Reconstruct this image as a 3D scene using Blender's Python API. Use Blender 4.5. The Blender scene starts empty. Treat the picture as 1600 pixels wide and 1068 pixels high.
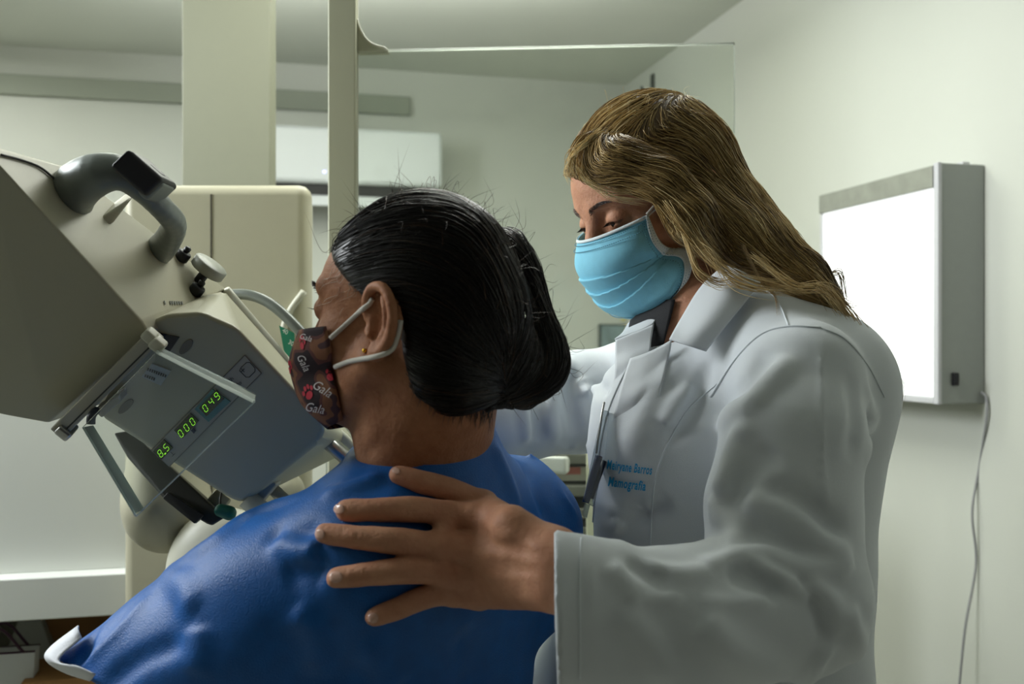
import bpy, bmesh, math, random
import numpy as np
from mathutils import Vector, Matrix

# ------------------------------------------------------------------ camera
F = 1600 * 35 / 36.0          # focal length in pixels of the 1600 px frame
CAM = 1.35                    # eye height of the camera
HZ = 534.0                    # level camera: the horizon row
scene = bpy.context.scene
COL = scene.collection
cd = bpy.data.cameras.new('camera'); cam = bpy.data.objects.new('camera', cd); COL.objects.link(cam)
cd.lens = 35; cd.sensor_width = 36; cd.clip_start = 0.05; cd.clip_end = 50
cam.location = (0, 0, CAM); cam.rotation_euler = (math.pi / 2, 0, 0)
cd.dof.use_dof = True; cd.dof.focus_distance = 1.12; cd.dof.aperture_fstop = 5.6
scene.camera = cam
# ------------------------------------------------------------------ world, lights, exposure
scene.view_settings.view_transform = 'Standard'
scene.view_settings.look = 'None'
scene.view_settings.gamma = 1.0
scene.view_settings.use_curve_mapping = False
scene.view_settings.exposure = 0.0
scene.cycles.use_denoising = True
scene.cycles.max_bounces = 8
scene.cycles.transparent_max_bounces = 24
world = bpy.data.worlds.new('world'); scene.world = world; world.use_nodes = True
bg = world.node_tree.nodes['Background']
bg.inputs[0].default_value = (0.98, 0.93, 0.82, 1); bg.inputs[1].default_value = 0.03

def area(name, loc, target, sx, sy, power, color):
    ld = bpy.data.lights.new(name, 'AREA'); ld.shape = 'RECTANGLE'; ld.size = sx; ld.size_y = sy
    ld.energy = power; ld.color = color
    o = bpy.data.objects.new(name, ld); COL.objects.link(o); o.location = loc
    d = Vector(target) - Vector(loc); o.rotation_euler = d.to_track_quat('-Z', 'Y').to_euler()
    return o
# ceiling panel over the machine, window light from the left
area('ceiling_lamp', (0.0, 1.75, 2.36), (0.0, 1.75, 0), 0.9, 0.35, 13, (0.98, 1.0, 0.94))
area('fill_light_upward', (-0.45, 2.5, 2.27), (-0.45, 2.5, 3), 1.3, 0.7, 32, (0.98, 1.0, 0.94))  # added fill, no fixture: brightens the ceiling and back walls
area('fill_light_far_left', (-1.85, 2.9, 2.40), (-1.85, 2.9, 0), 0.6, 0.6, 11, (0.98, 1.0, 0.94))  # added fill out of view, lifts the back-left wall and desk
area('window_light', (-1.88, 1.34, 2.1), (0.2, 1.15, 1.15), 0.8, 0.8, 46, (0.93, 0.98, 1.0))

# ------------------------------------------------------------------ helpers
def P(px, py, d):
    return np.array([(px - 800) / F * d, d, CAM + (HZ - py) / F * d])
def PP(l): return np.array([P(*p) for p in l])
def lin(c):
    c = np.array(c, float) / 255.0
    return tuple(np.where(c <= 0.04045, c / 12.92, ((c + 0.055) / 1.055) ** 2.4)) + (1.0,)

def mat(name, rgb, rough=0.5, metal=0.0, noise=0.0, nscale=30, bump=0.0, bscale=200, sheen=0, sss=0, spec=0.5, coat=0, emit=None, estr=0):
    m = bpy.data.materials.new(name); m.use_nodes = True
    nt = m.node_tree; b = nt.nodes['Principled BSDF']
    b.inputs['Base Color'].default_value = lin(rgb)
    b.inputs['Roughness'].default_value = rough; b.inputs['Metallic'].default_value = metal
    b.inputs['Specular IOR Level'].default_value = spec
    b.inputs['Sheen Weight'].default_value = sheen
    b.inputs['Coat Weight'].default_value = coat
    if sss:
        b.inputs['Subsurface Weight'].default_value = sss
        b.inputs['Subsurface Radius'].default_value = (0.010, 0.004, 0.002)
        b.inputs['Subsurface Scale'].default_value = 0.6
    if emit:
        b.inputs['Emission Color'].default_value = lin(emit); b.inputs['Emission Strength'].default_value = estr
    tc = nt.nodes.new('ShaderNodeTexCoord')
    if noise:
        n = nt.nodes.new('ShaderNodeTexNoise'); n.inputs['Scale'].default_value = nscale; n.inputs['Detail'].default_value = 5
        nt.links.new(tc.outputs['Object'], n.inputs['Vector'])
        mx = nt.nodes.new('ShaderNodeMix'); mx.data_type = 'RGBA'
        c = np.array(rgb, float)
        mx.inputs[6].default_value = lin(np.clip(c * (1 - noise), 0, 255)); mx.inputs[7].default_value = lin(np.clip(c * (1 + noise), 0, 255))
        nt.links.new(n.outputs['Fac'], mx.inputs[0]); nt.links.new(mx.outputs[2], b.inputs['Base Color'])
    if bump:
        n2 = nt.nodes.new('ShaderNodeTexNoise'); n2.inputs['Scale'].default_value = bscale; n2.inputs['Detail'].default_value = 4
        nt.links.new(tc.outputs['Object'], n2.inputs['Vector'])
        bp = nt.nodes.new('ShaderNodeBump'); bp.inputs['Strength'].default_value = bump; bp.inputs['Distance'].default_value = 0.002
        nt.links.new(n2.outputs['Fac'], bp.inputs['Height']); nt.links.new(bp.outputs[0], b.inputs['Normal'])
    return m

def clear_mat(name, tint, gloss_rough=0.05, body=0.05, body_rgb=(220, 230, 225), smudge=0.0, glow=False):
    """clear plastic sheet: see-through, a fresnel gloss and a little milky body"""
    m = bpy.data.materials.new(name); m.use_nodes = True
    nt = m.node_tree; nt.nodes.remove(nt.nodes['Principled BSDF']); out = nt.nodes['Material Output']
    tr = nt.nodes.new('ShaderNodeBsdfTransparent'); tr.inputs[0].default_value = lin(tint)
    gl = nt.nodes.new('ShaderNodeBsdfGlossy'); gl.inputs['Roughness'].default_value = gloss_rough
    df = nt.nodes.new('ShaderNodeBsdfTranslucent' if glow else 'ShaderNodeBsdfDiffuse'); df.inputs[0].default_value = lin(body_rgb)
    m1 = nt.nodes.new('ShaderNodeMixShader'); m2 = nt.nodes.new('ShaderNodeMixShader')
    fr = nt.nodes.new('ShaderNodeFresnel'); fr.inputs[0].default_value = 1.18
    m1.inputs[0].default_value = body
    if smudge:
        tc = nt.nodes.new('ShaderNodeTexCoord'); n = nt.nodes.new('ShaderNodeTexNoise'); n.inputs['Scale'].default_value = 5; n.inputs['Detail'].default_value = 6
        nt.links.new(tc.outputs['Object'], n.inputs['Vector'])
        mr = nt.nodes.new('ShaderNodeMapRange'); mr.inputs[1].default_value = 0.5; mr.inputs[2].default_value = 0.8
        mr.inputs[3].default_value = body; mr.inputs[4].default_value = body + smudge
        nt.links.new(n.outputs['Fac'], mr.inputs[0]); nt.links.new(mr.outputs[0], m1.inputs[0])
    nt.links.new(tr.outputs[0], m1.inputs[1]); nt.links.new(df.outputs[0], m1.inputs[2])
    nt.links.new(fr.outputs[0], m2.inputs[0]); nt.links.new(m1.outputs[0], m2.inputs[1]); nt.links.new(gl.outputs[0], m2.inputs[2])
    nt.links.new(m2.outputs[0], out.inputs[0])
    return m

def thing(name, label, cat, loc=(0, 0, 0), group=None):
    o = bpy.data.objects.new(name, None); COL.objects.link(o); o.location = loc
    o.empty_display_size = 0.05
    o['label'] = label; o['category'] = cat
    if group: o['group'] = group
    return o
def tag(o, label, cat, group=None):
    o['label'] = label; o['category'] = cat
    if group: o['group'] = group
    return o
def link(name, me, m, parent=None, smooth=True):
    if m is not None:
        for mm in (m if isinstance(m, (list, tuple)) else [m]): me.materials.append(mm)
    o = bpy.data.objects.new(name, me); COL.objects.link(o)
    if smooth and len(me.polygons):
        me.polygons.foreach_set('use_smooth', np.ones(len(me.polygons), bool))
    if parent is not None:
        o.parent = parent; o.matrix_parent_inverse = Matrix.Translation(-world_loc(parent))
    return o
def world_loc(o):
    v = Vector((0, 0, 0))
    if o.type == 'EMPTY': v = Vector(o.location)
    return v
def mesh(name, V, Fc, m, parent=None, smooth=True):
    me = bpy.data.meshes.new(name)
    me.from_pydata(np.asarray(V).tolist(), [], Fc if isinstance(Fc, list) else np.asarray(Fc).tolist()); me.update()
    return link(name, me, m, parent, smooth)
def join(parts):
    V = []; Fc = []; n = 0
    for v, f in parts:
        V.append(np.asarray(v)); Fc += [[int(i) + n for i in q] for q in f]; n += len(v)
    return np.concatenate(V), Fc
def box_vf(c, ax, ay, az, sx, sy, sz):
    c = np.array(c, float); ax, ay, az = [np.array(a, float) for a in (ax, ay, az)]
    V = [c + ax * sx / 2 * i + ay * sy / 2 * j + az * sz / 2 * k for i in (-1, 1) for j in (-1, 1) for k in (-1, 1)]
    Fc = [(0, 1, 3, 2), (4, 6, 7, 5), (0, 4, 5, 1), (2, 3, 7, 6), (0, 2, 6, 4), (1, 5, 7, 3)]
    return np.array(V), Fc
def hull(name, pts, m, parent=None, bevel=0.0, seg=4, smooth=True, kind=None):
    bm = bmesh.new()
    for p in pts: bm.verts.new(tuple(p))
    r = bmesh.ops.convex_hull(bm, input=bm.verts)
    bmesh.ops.delete(bm, geom=list({g for g in r['geom_interior'] + r['geom_unused'] if isinstance(g, bmesh.types.BMVert)}), context='VERTS')
    bmesh.ops.dissolve_limit(bm, angle_limit=0.02, verts=bm.verts, edges=bm.edges)
    if bevel:
        bmesh.ops.bevel(bm, geom=list(bm.edges), offset=bevel, segments=seg, profile=0.5, affect='EDGES', clamp_overlap=True)
    bmesh.ops.recalc_face_normals(bm, faces=bm.faces)
    me = bpy.data.meshes.new(name); bm.to_mesh(me); bm.free()
    o = link(name, me, m, parent, smooth)
    if bevel and smooth:
        md = o.modifiers.new('wn', 'WEIGHTED_NORMAL'); md.keep_sharp = False
    if kind: o['kind'] = kind
    return o
def box(name, c, s, m, parent=None, bevel=0.0, ax=(1, 0, 0), ay=(0, 1, 0), az=(0, 0, 1), kind=None, seg=3, smooth=None):
    V, _ = box_vf(c, ax, ay, az, *s)
    return hull(name, V, m, parent, bevel, seg, smooth=bool(bevel), kind=kind)
def catmull(pts, n):
    pts = np.asarray(pts, float); k = len(pts)
    p = np.vstack([2 * pts[0] - pts[1], pts, 2 * pts[-1] - pts[-2]])
    t = np.linspace(0, k - 1, n); i = np.minimum(t.astype(int), k - 2); u = (t - i)[:, None]
    a, b, c, d = p[i], p[i + 1], p[i + 2], p[i + 3]
    return 0.5 * ((2 * b) + (-a + c) * u + (2 * a - 5 * b + 4 * c - d) * u ** 2 + (-a + 3 * b - 3 * c + d) * u ** 3)
def tubes_vf(C, R, sides=8, cap=True, flat=None):
    """C (S,n,3) centre lines, R (S,n) radii -> one mesh of tubes"""
    C = np.asarray(C, float); S, n, _ = C.shape; R = np.broadcast_to(np.asarray(R, float), (S, n))
    T = np.gradient(C, axis=1); T /= np.linalg.norm(T, axis=2, keepdims=True) + 1e-12
    Nn = np.zeros_like(C)
    ref = np.where(np.abs(T[:, 0, 2:3]) < 0.8, np.array([[0, 0, 1.0]]), np.array([[1.0, 0, 0]]))
    v = np.cross(T[:, 0], ref); v /= np.linalg.norm(v, axis=1, keepdims=True) + 1e-12; Nn[:, 0] = v
    for i in range(1, n):
        v = v - (v * T[:, i]).sum(1, keepdims=True) * T[:, i]; v /= np.linalg.norm(v, axis=1, keepdims=True) + 1e-12; Nn[:, i] = v
    B = np.cross(T, Nn)
    a = np.arange(sides) * 2 * np.pi / sides
    V = C[:, :, None, :] + R[:, :, None, None] * (np.cos(a)[None, None, :, None] * Nn[:, :, None, :] + np.sin(a)[None, None, :, None] * B[:, :, None, :])
    V = V.reshape(-1, 3)
    s = np.arange(S)[:, None, None] * n * sides; i = np.arange(n - 1)[None, :, None] * sides; j = np.arange(sides)[None, None, :]; j2 = (j + 1) % sides
    Q = np.stack([s + i + j, s + i + j2, s + i + sides + j2, s + i + sides + j], -1).reshape(-1, 4)
    Fc = Q.tolist()
    if cap:
        for q in range(S):
            Fc.append(list(range(q * n * sides + sides - 1, q * n * sides - 1, -1)))
            e = q * n * sides + (n - 1) * sides; Fc.append(list(range(e, e + sides)))
    return V, Fc
def tube(name, pts, r, m, parent=None, n=24, sides=12, smooth_path=True):
    C = catmull(pts, n) if smooth_path else np.asarray(pts)
    rr = np.interp(np.linspace(0, 1, len(C)), np.linspace(0, 1, len(np.atleast_1d(r))), np.atleast_1d(r))
    V, Fc = tubes_vf(C[None], rr[None], sides)
    return mesh(name, V, Fc, m, parent)
def grid_vf(G, thick=0.0, flip=False):
    """G (a,b,3) -> sheet; thick > 0 closes it into a slab"""
    a, b, _ = G.shape; V = G.reshape(-1, 3)
    idx = np.arange(a * b).reshape(a, b)
    Q = np.stack([idx[:-1, :-1], idx[:-1, 1:], idx[1:, 1:], idx[1:, :-1]], -1).reshape(-1, 4)
    if thick:
        du = np.gradient(G, axis=0); dv = np.gradient(G, axis=1); N = np.cross(du, dv); N /= np.linalg.norm(N, axis=2, keepdims=True) + 1e-12
        V2 = (G + N * thick).reshape(-1, 3)
        ring = np.concatenate([idx[0, :], idx[1:, -1], idx[-1, -2::-1], idx[-2:0:-1, 0]]); r2 = np.roll(ring, -1); o = a * b
        Q = np.concatenate([Q, Q[:, ::-1] + o, np.stack([ring, ring + o, r2 + o, r2], -1)]); V = np.concatenate([V, V2])
    return V, Q.tolist()
def patch(rows, na, nb):
    """rows: control grid (R,C,3) -> smooth grid (na,nb,3)"""
    R = np.asarray(rows, float)
    A = np.stack([catmull(r, nb) for r in R])
    return np.stack([catmull(A[:, j], na) for j in range(nb)], 1)

# ------------------------------------------------------------------ signed-distance modelling
class SDF:
    def __init__(s): s.ops = []
    def _u(s, fn, lo, hi, k, mode):
        s.ops.append((fn, np.array(lo), np.array(hi), k, mode)); return s
    def ell(s, c, r, R=None, k=0.01, mode='u'):
        c = np.array(c, float); r = np.array(r, float); R = np.eye(3) if R is None else R
        def fn(p):
            q = (p - c) @ R; k0 = np.linalg.norm(q / r, axis=1); k1 = np.linalg.norm(q / (r * r), axis=1) + 1e-9
            return k0 * (k0 - 1) / k1
        m = r.max(); return s._u(fn, c - m, c + m, k, mode)
    def cone(s, a, b, ra, rb, k=0.01, mode='u'):
        a = np.array(a, float); b = np.array(b, float); ab = b - a; L = ab @ ab + 1e-12
        def fn(p):
            t = np.clip(((p - a) @ ab) / L, 0, 1)
            return np.linalg.norm(p - a - t[:, None] * ab, axis=1) - (ra + (rb - ra) * t)
        m = max(ra, rb); return s._u(fn, np.minimum(a, b) - m, np.maximum(a, b) + m, k, mode)
    def chain(s, pts, rs, k=0.01, mode='u'):
        for i in range(len(pts) - 1): s.cone(pts[i], pts[i + 1], rs[i], rs[i + 1], k, mode)
        return s
    def econe(s, a, b, ra, rb, u, k=0.01, mode='u'):
        """elliptical capsule; ra, rb = (radius along u, radius across)"""
        a = np.array(a, float); b = np.array(b, float); ab = b - a; Ln = np.linalg.norm(ab); w = ab / Ln
        u = np.array(u, float); u = u - (u @ w) * w; u /= np.linalg.norm(u); v = np.cross(w, u)
        def fn(p):
            q = p - a; h = q @ w; t = np.clip(h / Ln, 0, 1); r1 = ra[0] + (rb[0] - ra[0]) * t; r2 = ra[1] + (rb[1] - ra[1]) * t
            ex = h - t * Ln; x = q @ u; y = q @ v; z = ex
            rm = np.minimum(r1, r2)
            k0 = np.sqrt((x / r1) ** 2 + (y / r2) ** 2 + (z / rm) ** 2); k1 = np.sqrt((x / r1 ** 2) ** 2 + (y / r2 ** 2) ** 2 + (z / rm ** 2) ** 2) + 1e-6
            return k0 * (k0 - 1) / k1
        m = max(max(ra), max(rb)); return s._u(fn, np.minimum(a, b) - m, np.maximum(a, b) + m, k, mode)
    def plane(s, p0, n, k=0.003):
        p0 = np.array(p0, float); n = np.array(n, float); n /= np.linalg.norm(n)
        return s._u(lambda p: (p - p0) @ n, np.full(3, -1e9), np.full(3, 1e9), k, 'cut')
    def fold(s, pts, w, h, sharp=False, taper=True, n=14):
        """raise (h>0) or press in (h<0) the surface along a line"""
        C = catmull(pts, n) if len(pts) > 2 else np.linspace(pts[0], pts[-1], n)
        def fn(p):
            best = np.full(len(p), 1e9); tt = np.zeros(len(p))
            for i in range(n - 1):
                a = C[i]; ab = C[i + 1] - a; L = ab @ ab + 1e-12
                t = np.clip(((p - a) @ ab) / L, 0, 1); d = ((p - a - t[:, None] * ab) ** 2).sum(1)
                m = d < best; best[m] = d[m]; tt[m] = (i + t[m]) / (n - 1)
            d = np.sqrt(best) / w
            g = np.exp(-d * 1.6) * (1 - 0.3 * np.exp(-d * 6)) if sharp else np.exp(-d * d)
            if taper: g = g * np.clip(np.minimum(tt, 1 - tt) * 5 + 0.05, 0, 1)
            return h * g
        m = 2.6 * w; return s._u(fn, C.min(0) - m, C.max(0) + m, 0, 'disp')
    def noise(s, amp, freq, seed=0):
        rs = np.random.RandomState(seed); D = rs.normal(size=(7, 3)); D /= np.linalg.norm(D, axis=1, keepdims=True); ph = rs.rand(7) * 6.28; fr = freq * (0.6 + rs.rand(7))
        def fn(p):
            q = p + 0.3 / freq * np.sin(p[:, [1, 2, 0]] * freq * 0.9)
            return amp * sum(np.sin((q @ D[i]) * fr[i] + ph[i]) for i in range(7)) / 3
        return s._u(fn, np.full(3, -1e9), np.full(3, 1e9), 0, 'disp')
    def __call__(s, p):
        p = np.asarray(p, float); d = np.full(len(p), 0.25)
        for fn, lo, hi, k, mode in s.ops:
            mg = (0.05 + k) if mode == 'u' else k
            m = np.all((p > lo - mg) & (p < hi + mg), axis=1) if lo[0] > -1e8 else np.ones(len(p), bool)
            if not m.any(): continue
            b = fn(p[m]); a = d[m]
            if mode == 'u':
                h = np.clip(0.5 + 0.5 * (b - a) / k, 0, 1); d[m] = b * (1 - h) + a * h - k * h * (1 - h)
            elif mode == 'sub':
                b = -b; h = np.clip(0.5 - 0.5 * (b - a) / k, 0, 1); d[m] = b * (1 - h) + a * h + k * h * (1 - h)
            elif mode == 'cut':
                h = np.clip(0.5 - 0.5 * (b - a) / k, 0, 1); d[m] = b * (1 - h) + a * h + k * h * (1 - h)
            elif mode == 'disp': d[m] = a - b
        return d
    def grad(s, p, e=0.0012):
        g = np.stack([s(p + np.eye(3)[i] * e) - s(p - np.eye(3)[i] * e) for i in range(3)], 1)
        return g / (2 * e)
    def normal(s, p):
        g = s.grad(p); return g / (np.linalg.norm(g, axis=1, keepdims=True) + 1e-12)
    def hit(s, px, d0=0.45, d1=2.2, n=500, off=0.0):
        """first point of the surface on the line of sight of each pixel; off = lift along the normal"""
        px = np.atleast_2d(np.asarray(px, float)); ds = np.linspace(d0, d1, n)
        dirs = np.stack([(px[:, 0] - 800) / F, np.ones(len(px)), (HZ - px[:, 1]) / F], 1)
        pts = dirs[:, None, :] * ds[None, :, None] + np.array([0, 0, CAM])
        v = s(pts.reshape(-1, 3)).reshape(len(px), n) - 1e-9
        neg = v < 0; i = np.argmax(neg, 1); ok = neg.any(1) & (i > 0)
        am = np.argmin(v, 1); i2 = np.where(ok, i, am)
        i1 = np.maximum(i2 - 1, 0); va = v[np.arange(len(px)), i1]; vb = v[np.arange(len(px)), i2]
        t = np.where(ok, va / (va - vb + 1e-12), 1.0); d = ds[i1] + t * (ds[i2] - ds[i1])
        q = dirs * d[:, None] + np.array([0, 0, CAM])
        if off: q = q + s.normal(q) * off
        return q
    def vf(s, lo, hi, h, newton=2):
        lo = np.array(lo, float); hi = np.array(hi, float); B = 8
        nb = np.ceil((hi - lo) / (h * B)).astype(int); n = nb * B + 1
        c = np.stack(np.meshgrid(*[np.arange(k) for k in nb], indexing='ij'), -1).reshape(-1, 3)
        dc = s(lo + (c + 0.5) * h * B)
        V = np.repeat(np.repeat(np.repeat(dc.reshape(nb), B, 0), B, 1), B, 2).astype(np.float32)
        V = np.pad(V, ((0, 1),) * 3, mode='edge')
        act = c[np.abs(dc) < h * B * 0.9 + 0.012]
        l = np.stack(np.meshgrid(*[np.arange(B + 1)] * 3, indexing='ij'), -1).reshape(-1, 3)
        for ch in range(0, len(act), 400):
            I = (act[ch:ch + 400, None, :] * B + l[None]).reshape(-1, 3)
            V[I[:, 0], I[:, 1], I[:, 2]] = s(lo + I * h)
        ins = V < 0; cnt = np.zeros(tuple(n - 1), np.int8)
        cor = [(i, j, k) for i in (0, 1) for j in (0, 1) for k in (0, 1)]
        sl = lambda A, o: A[o[0]:o[0] + n[0] - 1, o[1]:o[1] + n[1] - 1, o[2]:o[2] + n[2] - 1]
        for o in cor: cnt += sl(ins, o)
        C = np.argwhere((cnt > 0) & (cnt < 8)); ids = np.full(tuple(n - 1), -1, np.int64); ids[C[:, 0], C[:, 1], C[:, 2]] = np.arange(len(C))
        acc = np.zeros((len(C), 3)); w = np.zeros(len(C))
        for a in cor:
            for ax in range(3):
                if a[ax]: continue
                b = list(a); b[ax] = 1
                va = V[C[:, 0] + a[0], C[:, 1] + a[1], C[:, 2] + a[2]]; vb = V[C[:, 0] + b[0], C[:, 1] + b[1], C[:, 2] + b[2]]
                m = (va < 0) != (vb < 0); t = va / (va - vb + 1e-20)
                q = np.tile(np.array(a, float), (len(C), 1)); q[:, ax] = t
                acc[m] += q[m]; w[m] += 1
        X = lo + (C + acc / w[:, None]) * h
        quads = []
        for ax in range(3):
            u, v = (ax + 1) % 3, (ax + 2) % 3
            A = ins; s0 = [slice(None)] * 3; s1 = [slice(None)] * 3; s0[ax] = slice(0, -1); s1[ax] = slice(1, None)
            df = A[tuple(s0)] != A[tuple(s1)]; E = np.argwhere(df)
            E = E[(E[:, u] > 0) & (E[:, v] > 0) & (E[:, u] < n[u] - 1) & (E[:, v] < n[v] - 1)]
            def cid(du, dv):
                q = E.copy(); q[:, u] -= du; q[:, v] -= dv; return ids[q[:, 0], q[:, 1], q[:, 2]]
            q = np.stack([cid(1, 1), cid(0, 1), cid(0, 0), cid(1, 0)], 1)
            flip = ~A[E[:, 0], E[:, 1], E[:, 2]]; q[flip] = q[flip][:, ::-1]; quads.append(q)
        Q = np.concatenate(quads)
        for _ in range(newton):
            g = s.grad(X, h * 0.4); g2 = (g * g).sum(1) + 1e-6; d = s(X)
            st = -(d / g2)[:, None] * g; ln = np.linalg.norm(st, axis=1, keepdims=True); X = X + st * np.minimum(1, 0.6 * h / (ln + 1e-12))
        return X, Q
# ------------------------------------------------------------------ the room (turned 13.5 degrees about the camera)
YAW = math.radians(13.5)
U = np.array([math.cos(YAW), math.sin(YAW), 0]); W = np.array([-math.sin(YAW), math.cos(YAW), 0]); ZZ = np.array([0, 0, 1.0])
CEIL = 2.44
wallm = mat('painted_plaster', (200, 202, 194), 0.75, noise=0.015, nscale=3, bump=0.05, bscale=60)
ceilm = mat('ceiling_paint', (206, 209, 200), 0.85, noise=0.015, nscale=2)
floorm = mat('pale_vinyl_floor', (150, 150, 140), 0.4, noise=0.06, nscale=8)
def room_pt(u, w, z): return U * u + W * w + ZZ * z
RW = np.array([0.995, 2.096, 0]) @ U                    # right wall: u = RW
BW = np.array([0, 4.11, 0]) @ W                         # back wall: w = BW
LW = RW - 3.6
def slab(name, u0, u1, w0, w1, z0, z1, m, kind='structure', parent=None, bevel=0):
    pts = [room_pt(u, w, z) for u in (u0, u1) for w in (w0, w1) for z in (z0, z1)]
    return hull(name, pts, m, parent, bevel, 3, smooth=bool(bevel), kind=kind)
slab('wall_right', RW, RW + 0.12, -1.5, BW + 0.12, 0, CEIL, wallm)
slab('wall_back', LW - 0.12, RW, BW, BW + 0.12, 0, CEIL, wallm)
slab('wall_left', LW - 0.12, LW, -1.5, BW, 0, CEIL, wallm)
slab('ceiling', LW - 0.12, RW + 0.12, -1.5, BW + 0.12, CEIL, CEIL + 0.1, ceilm)
slab('floor', LW - 0.12, RW + 0.12, -1.5, BW + 0.12, -0.1, 0, floorm)
def wall_z(px, py):
    d = np.array([(px - 800) / F, 1, (HZ - py) / F]); return CAM + d[2] * BW / (d @ W)
def wall_u(px, py):
    d = np.array([(px - 800) / F, 1, (HZ - py) / F]); return (d * BW / (d @ W)) @ U
slab('shade_band_1', LW, wall_u(640, 180), BW - 0.02, BW, wall_z(0, 148), wall_z(0, 116), mat('shade_band_grey_green', (150, 155, 142), .7), bevel=0.004)  # shallow strip standing in for a shadow band, the shade is its colour
slab('baseboard_back', LW, RW, BW - 0.012, BW, 0, 0.08, wallm)
slab('baseboard_right', RW - 0.012, RW, -1.5, BW - 0.012, 0, 0.08, wallm)

white = mat('white_plastic', (225, 227, 222), 0.4)
blackp = mat('black_plastic', (18, 18, 20), 0.45)
steel = mat('brushed_metal', (170, 170, 168), 0.3, 1.0)
grey_metal = mat('grey_painted_metal', (140, 144, 140), 0.5, 0.2)

# air conditioner on the back wall
ac = thing('air_conditioner', 'white split air conditioner high on the back wall behind the grey post', 'air conditioner', tuple(room_pt(-0.9, BW, 1.98)))
acw = mat('air_conditioner_plastic', (222, 226, 228), 0.35)
def at_w(px, py, w):        # point of the plane w = const on a pixel's line of sight
    d = np.array([(px - 800) / F, 1, (HZ - py) / F]); t = w / (d @ W); return d * t + np.array([0, 0, CAM])
def at_u(px, py, u):
    d = np.array([(px - 800) / F, 1, (HZ - py) / F]); t = u / (d @ U); return d * t + np.array([0, 0, CAM])
acr = at_w(692, 212, BW - 0.2) @ U; acl = acr - 0.88
slab('housing', acl, acr, BW - 0.20, BW, 1.945, 2.16, acw, None, ac, 0.02)
slab('air_outlet', acl + 0.03, acr - 0.03, BW - 0.175, BW - 0.02, 1.905, 1.95, blackp, None, ac)
slab('louver', acl + 0.035, acr - 0.035, BW - 0.17, BW - 0.155, 1.865, 1.912, acw, None, ac, 0.003)
q = at_w(507, 268, BW - 0.201)
led = mat('blue_led', (120, 130, 255), 0.3, emit=(190, 190, 255), estr=3)
box('indicator_light', q, (0.008, 0.003, 0.008), led, ac, 0.0008, U, W)

# hook high on the right wall
hk = thing('wall_hook', 'small dark metal hook high on the right wall above the blond hair', 'hook', tuple(at_u(1020, 140, RW)))
q = at_u(1021, 132, RW)
dk = mat('dark_metal', (70, 74, 66), 0.5, 0.5)
box('plate', q - U * 0.004, (0.008, 0.03, 0.08), dk, hk, 0.002, U, W)
tube('hook_arm', [q - U * 0.006 - ZZ * 0.02, q - U * 0.04 - ZZ * 0.035, q - U * 0.05 - ZZ * 0.01], 0.005, dk, hk)

# film viewer (light box) on the right wall
lb = thing('light_box', 'lit white x-ray film viewer in a grey metal case on the right wall', 'light box', tuple(at_u(1550, 630, RW)))
lcase = mat('grey_enamel', (150, 154, 150), 0.45, 0.1, noise=0.02, nscale=60)
w0 = at_u(1466, 400, RW - 0.113) @ W; w1 = at_u(1282, 400, RW - 0.113) @ W
zt = at_u(1465, 254, RW - 0.113)[2]; zb = at_u(1465, 631, RW - 0.113)[2]
u0, u1 = RW - 0.113, RW - 0.001
slab('case', u0 + 0.006, u1, w0, w1, zb, zt, lcase, None, lb, 0.003)
glow = mat('lit_opal_panel', (240, 242, 242), 0.4, emit=(240, 243, 243), estr=0.74)
slab('screen', u0 + 0.001, u0 + 0.006, w0 + 0.016, w1 - 0.012, zb + 0.014, zt - 0.05, glow, None, lb)
slab('film_clip_rail', u0 - 0.006, u0 + 0.006, w0 + 0.012, w1 - 0.002, zt - 0.05, zt - 0.004, mat('clip_rail', (150, 152, 142), 0.4, 0.3, noise=0.12, nscale=25), None, lb, 0.002)
fr = mat('light_grey_frame', (196, 196, 200), 0.4)
slab('front_frame', u0 - 0.002, u0 + 0.008, w0 - 0.002, w0 + 0.014, zb - 0.001, zt + 0.001, fr, None, lb, 0.002)
slab('bottom_frame', u0 - 0.002, u0 + 0.007, w0 + 0.014, w1, zb, zb + 0.013, fr, None, lb, 0.002)
slab('far_frame', u0 - 0.002, u0 + 0.007, w1 - 0.011, w1, zb + 0.014, zt - 0.05, fr, None, lb, 0.002)
def at_wf(px, py): return at_w(px, py, w0)
q = at_wf(1491, 592)
s1 = box('power_switch', q - W * 0.003, (0.012, 0.012, 0.027), blackp, lb, 0.002, U, W)
box('rocker', q - W * 0.010, (0.007, 0.004, 0.016), blackp, s1, 0.001, U, W)
box('latch', room_pt(RW - 0.03, w0 + 0.03, zt + 0.004), (0.018, 0.02, 0.010), fr, lb, 0.002, U, W)
cordm = mat('grey_cord', (150, 150, 152), 0.5)
cp = [at_w(1533, 612, w0 - 0.004), at_w(1541, 622, w0 - 0.012), at_w(1541, 655, w0 - 0.012), at_w(1530, 730, w0 + 0.02), at_w(1519, 800, w0 + 0.02), at_w(1525, 880, w0 + 0.02), at_w(1508, 980, w0 + 0.02), at_w(1497, 1090, w0 + 0.02)]
tube('power_cord', cp, 0.0027, cordm, lb, n=60)

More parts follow.
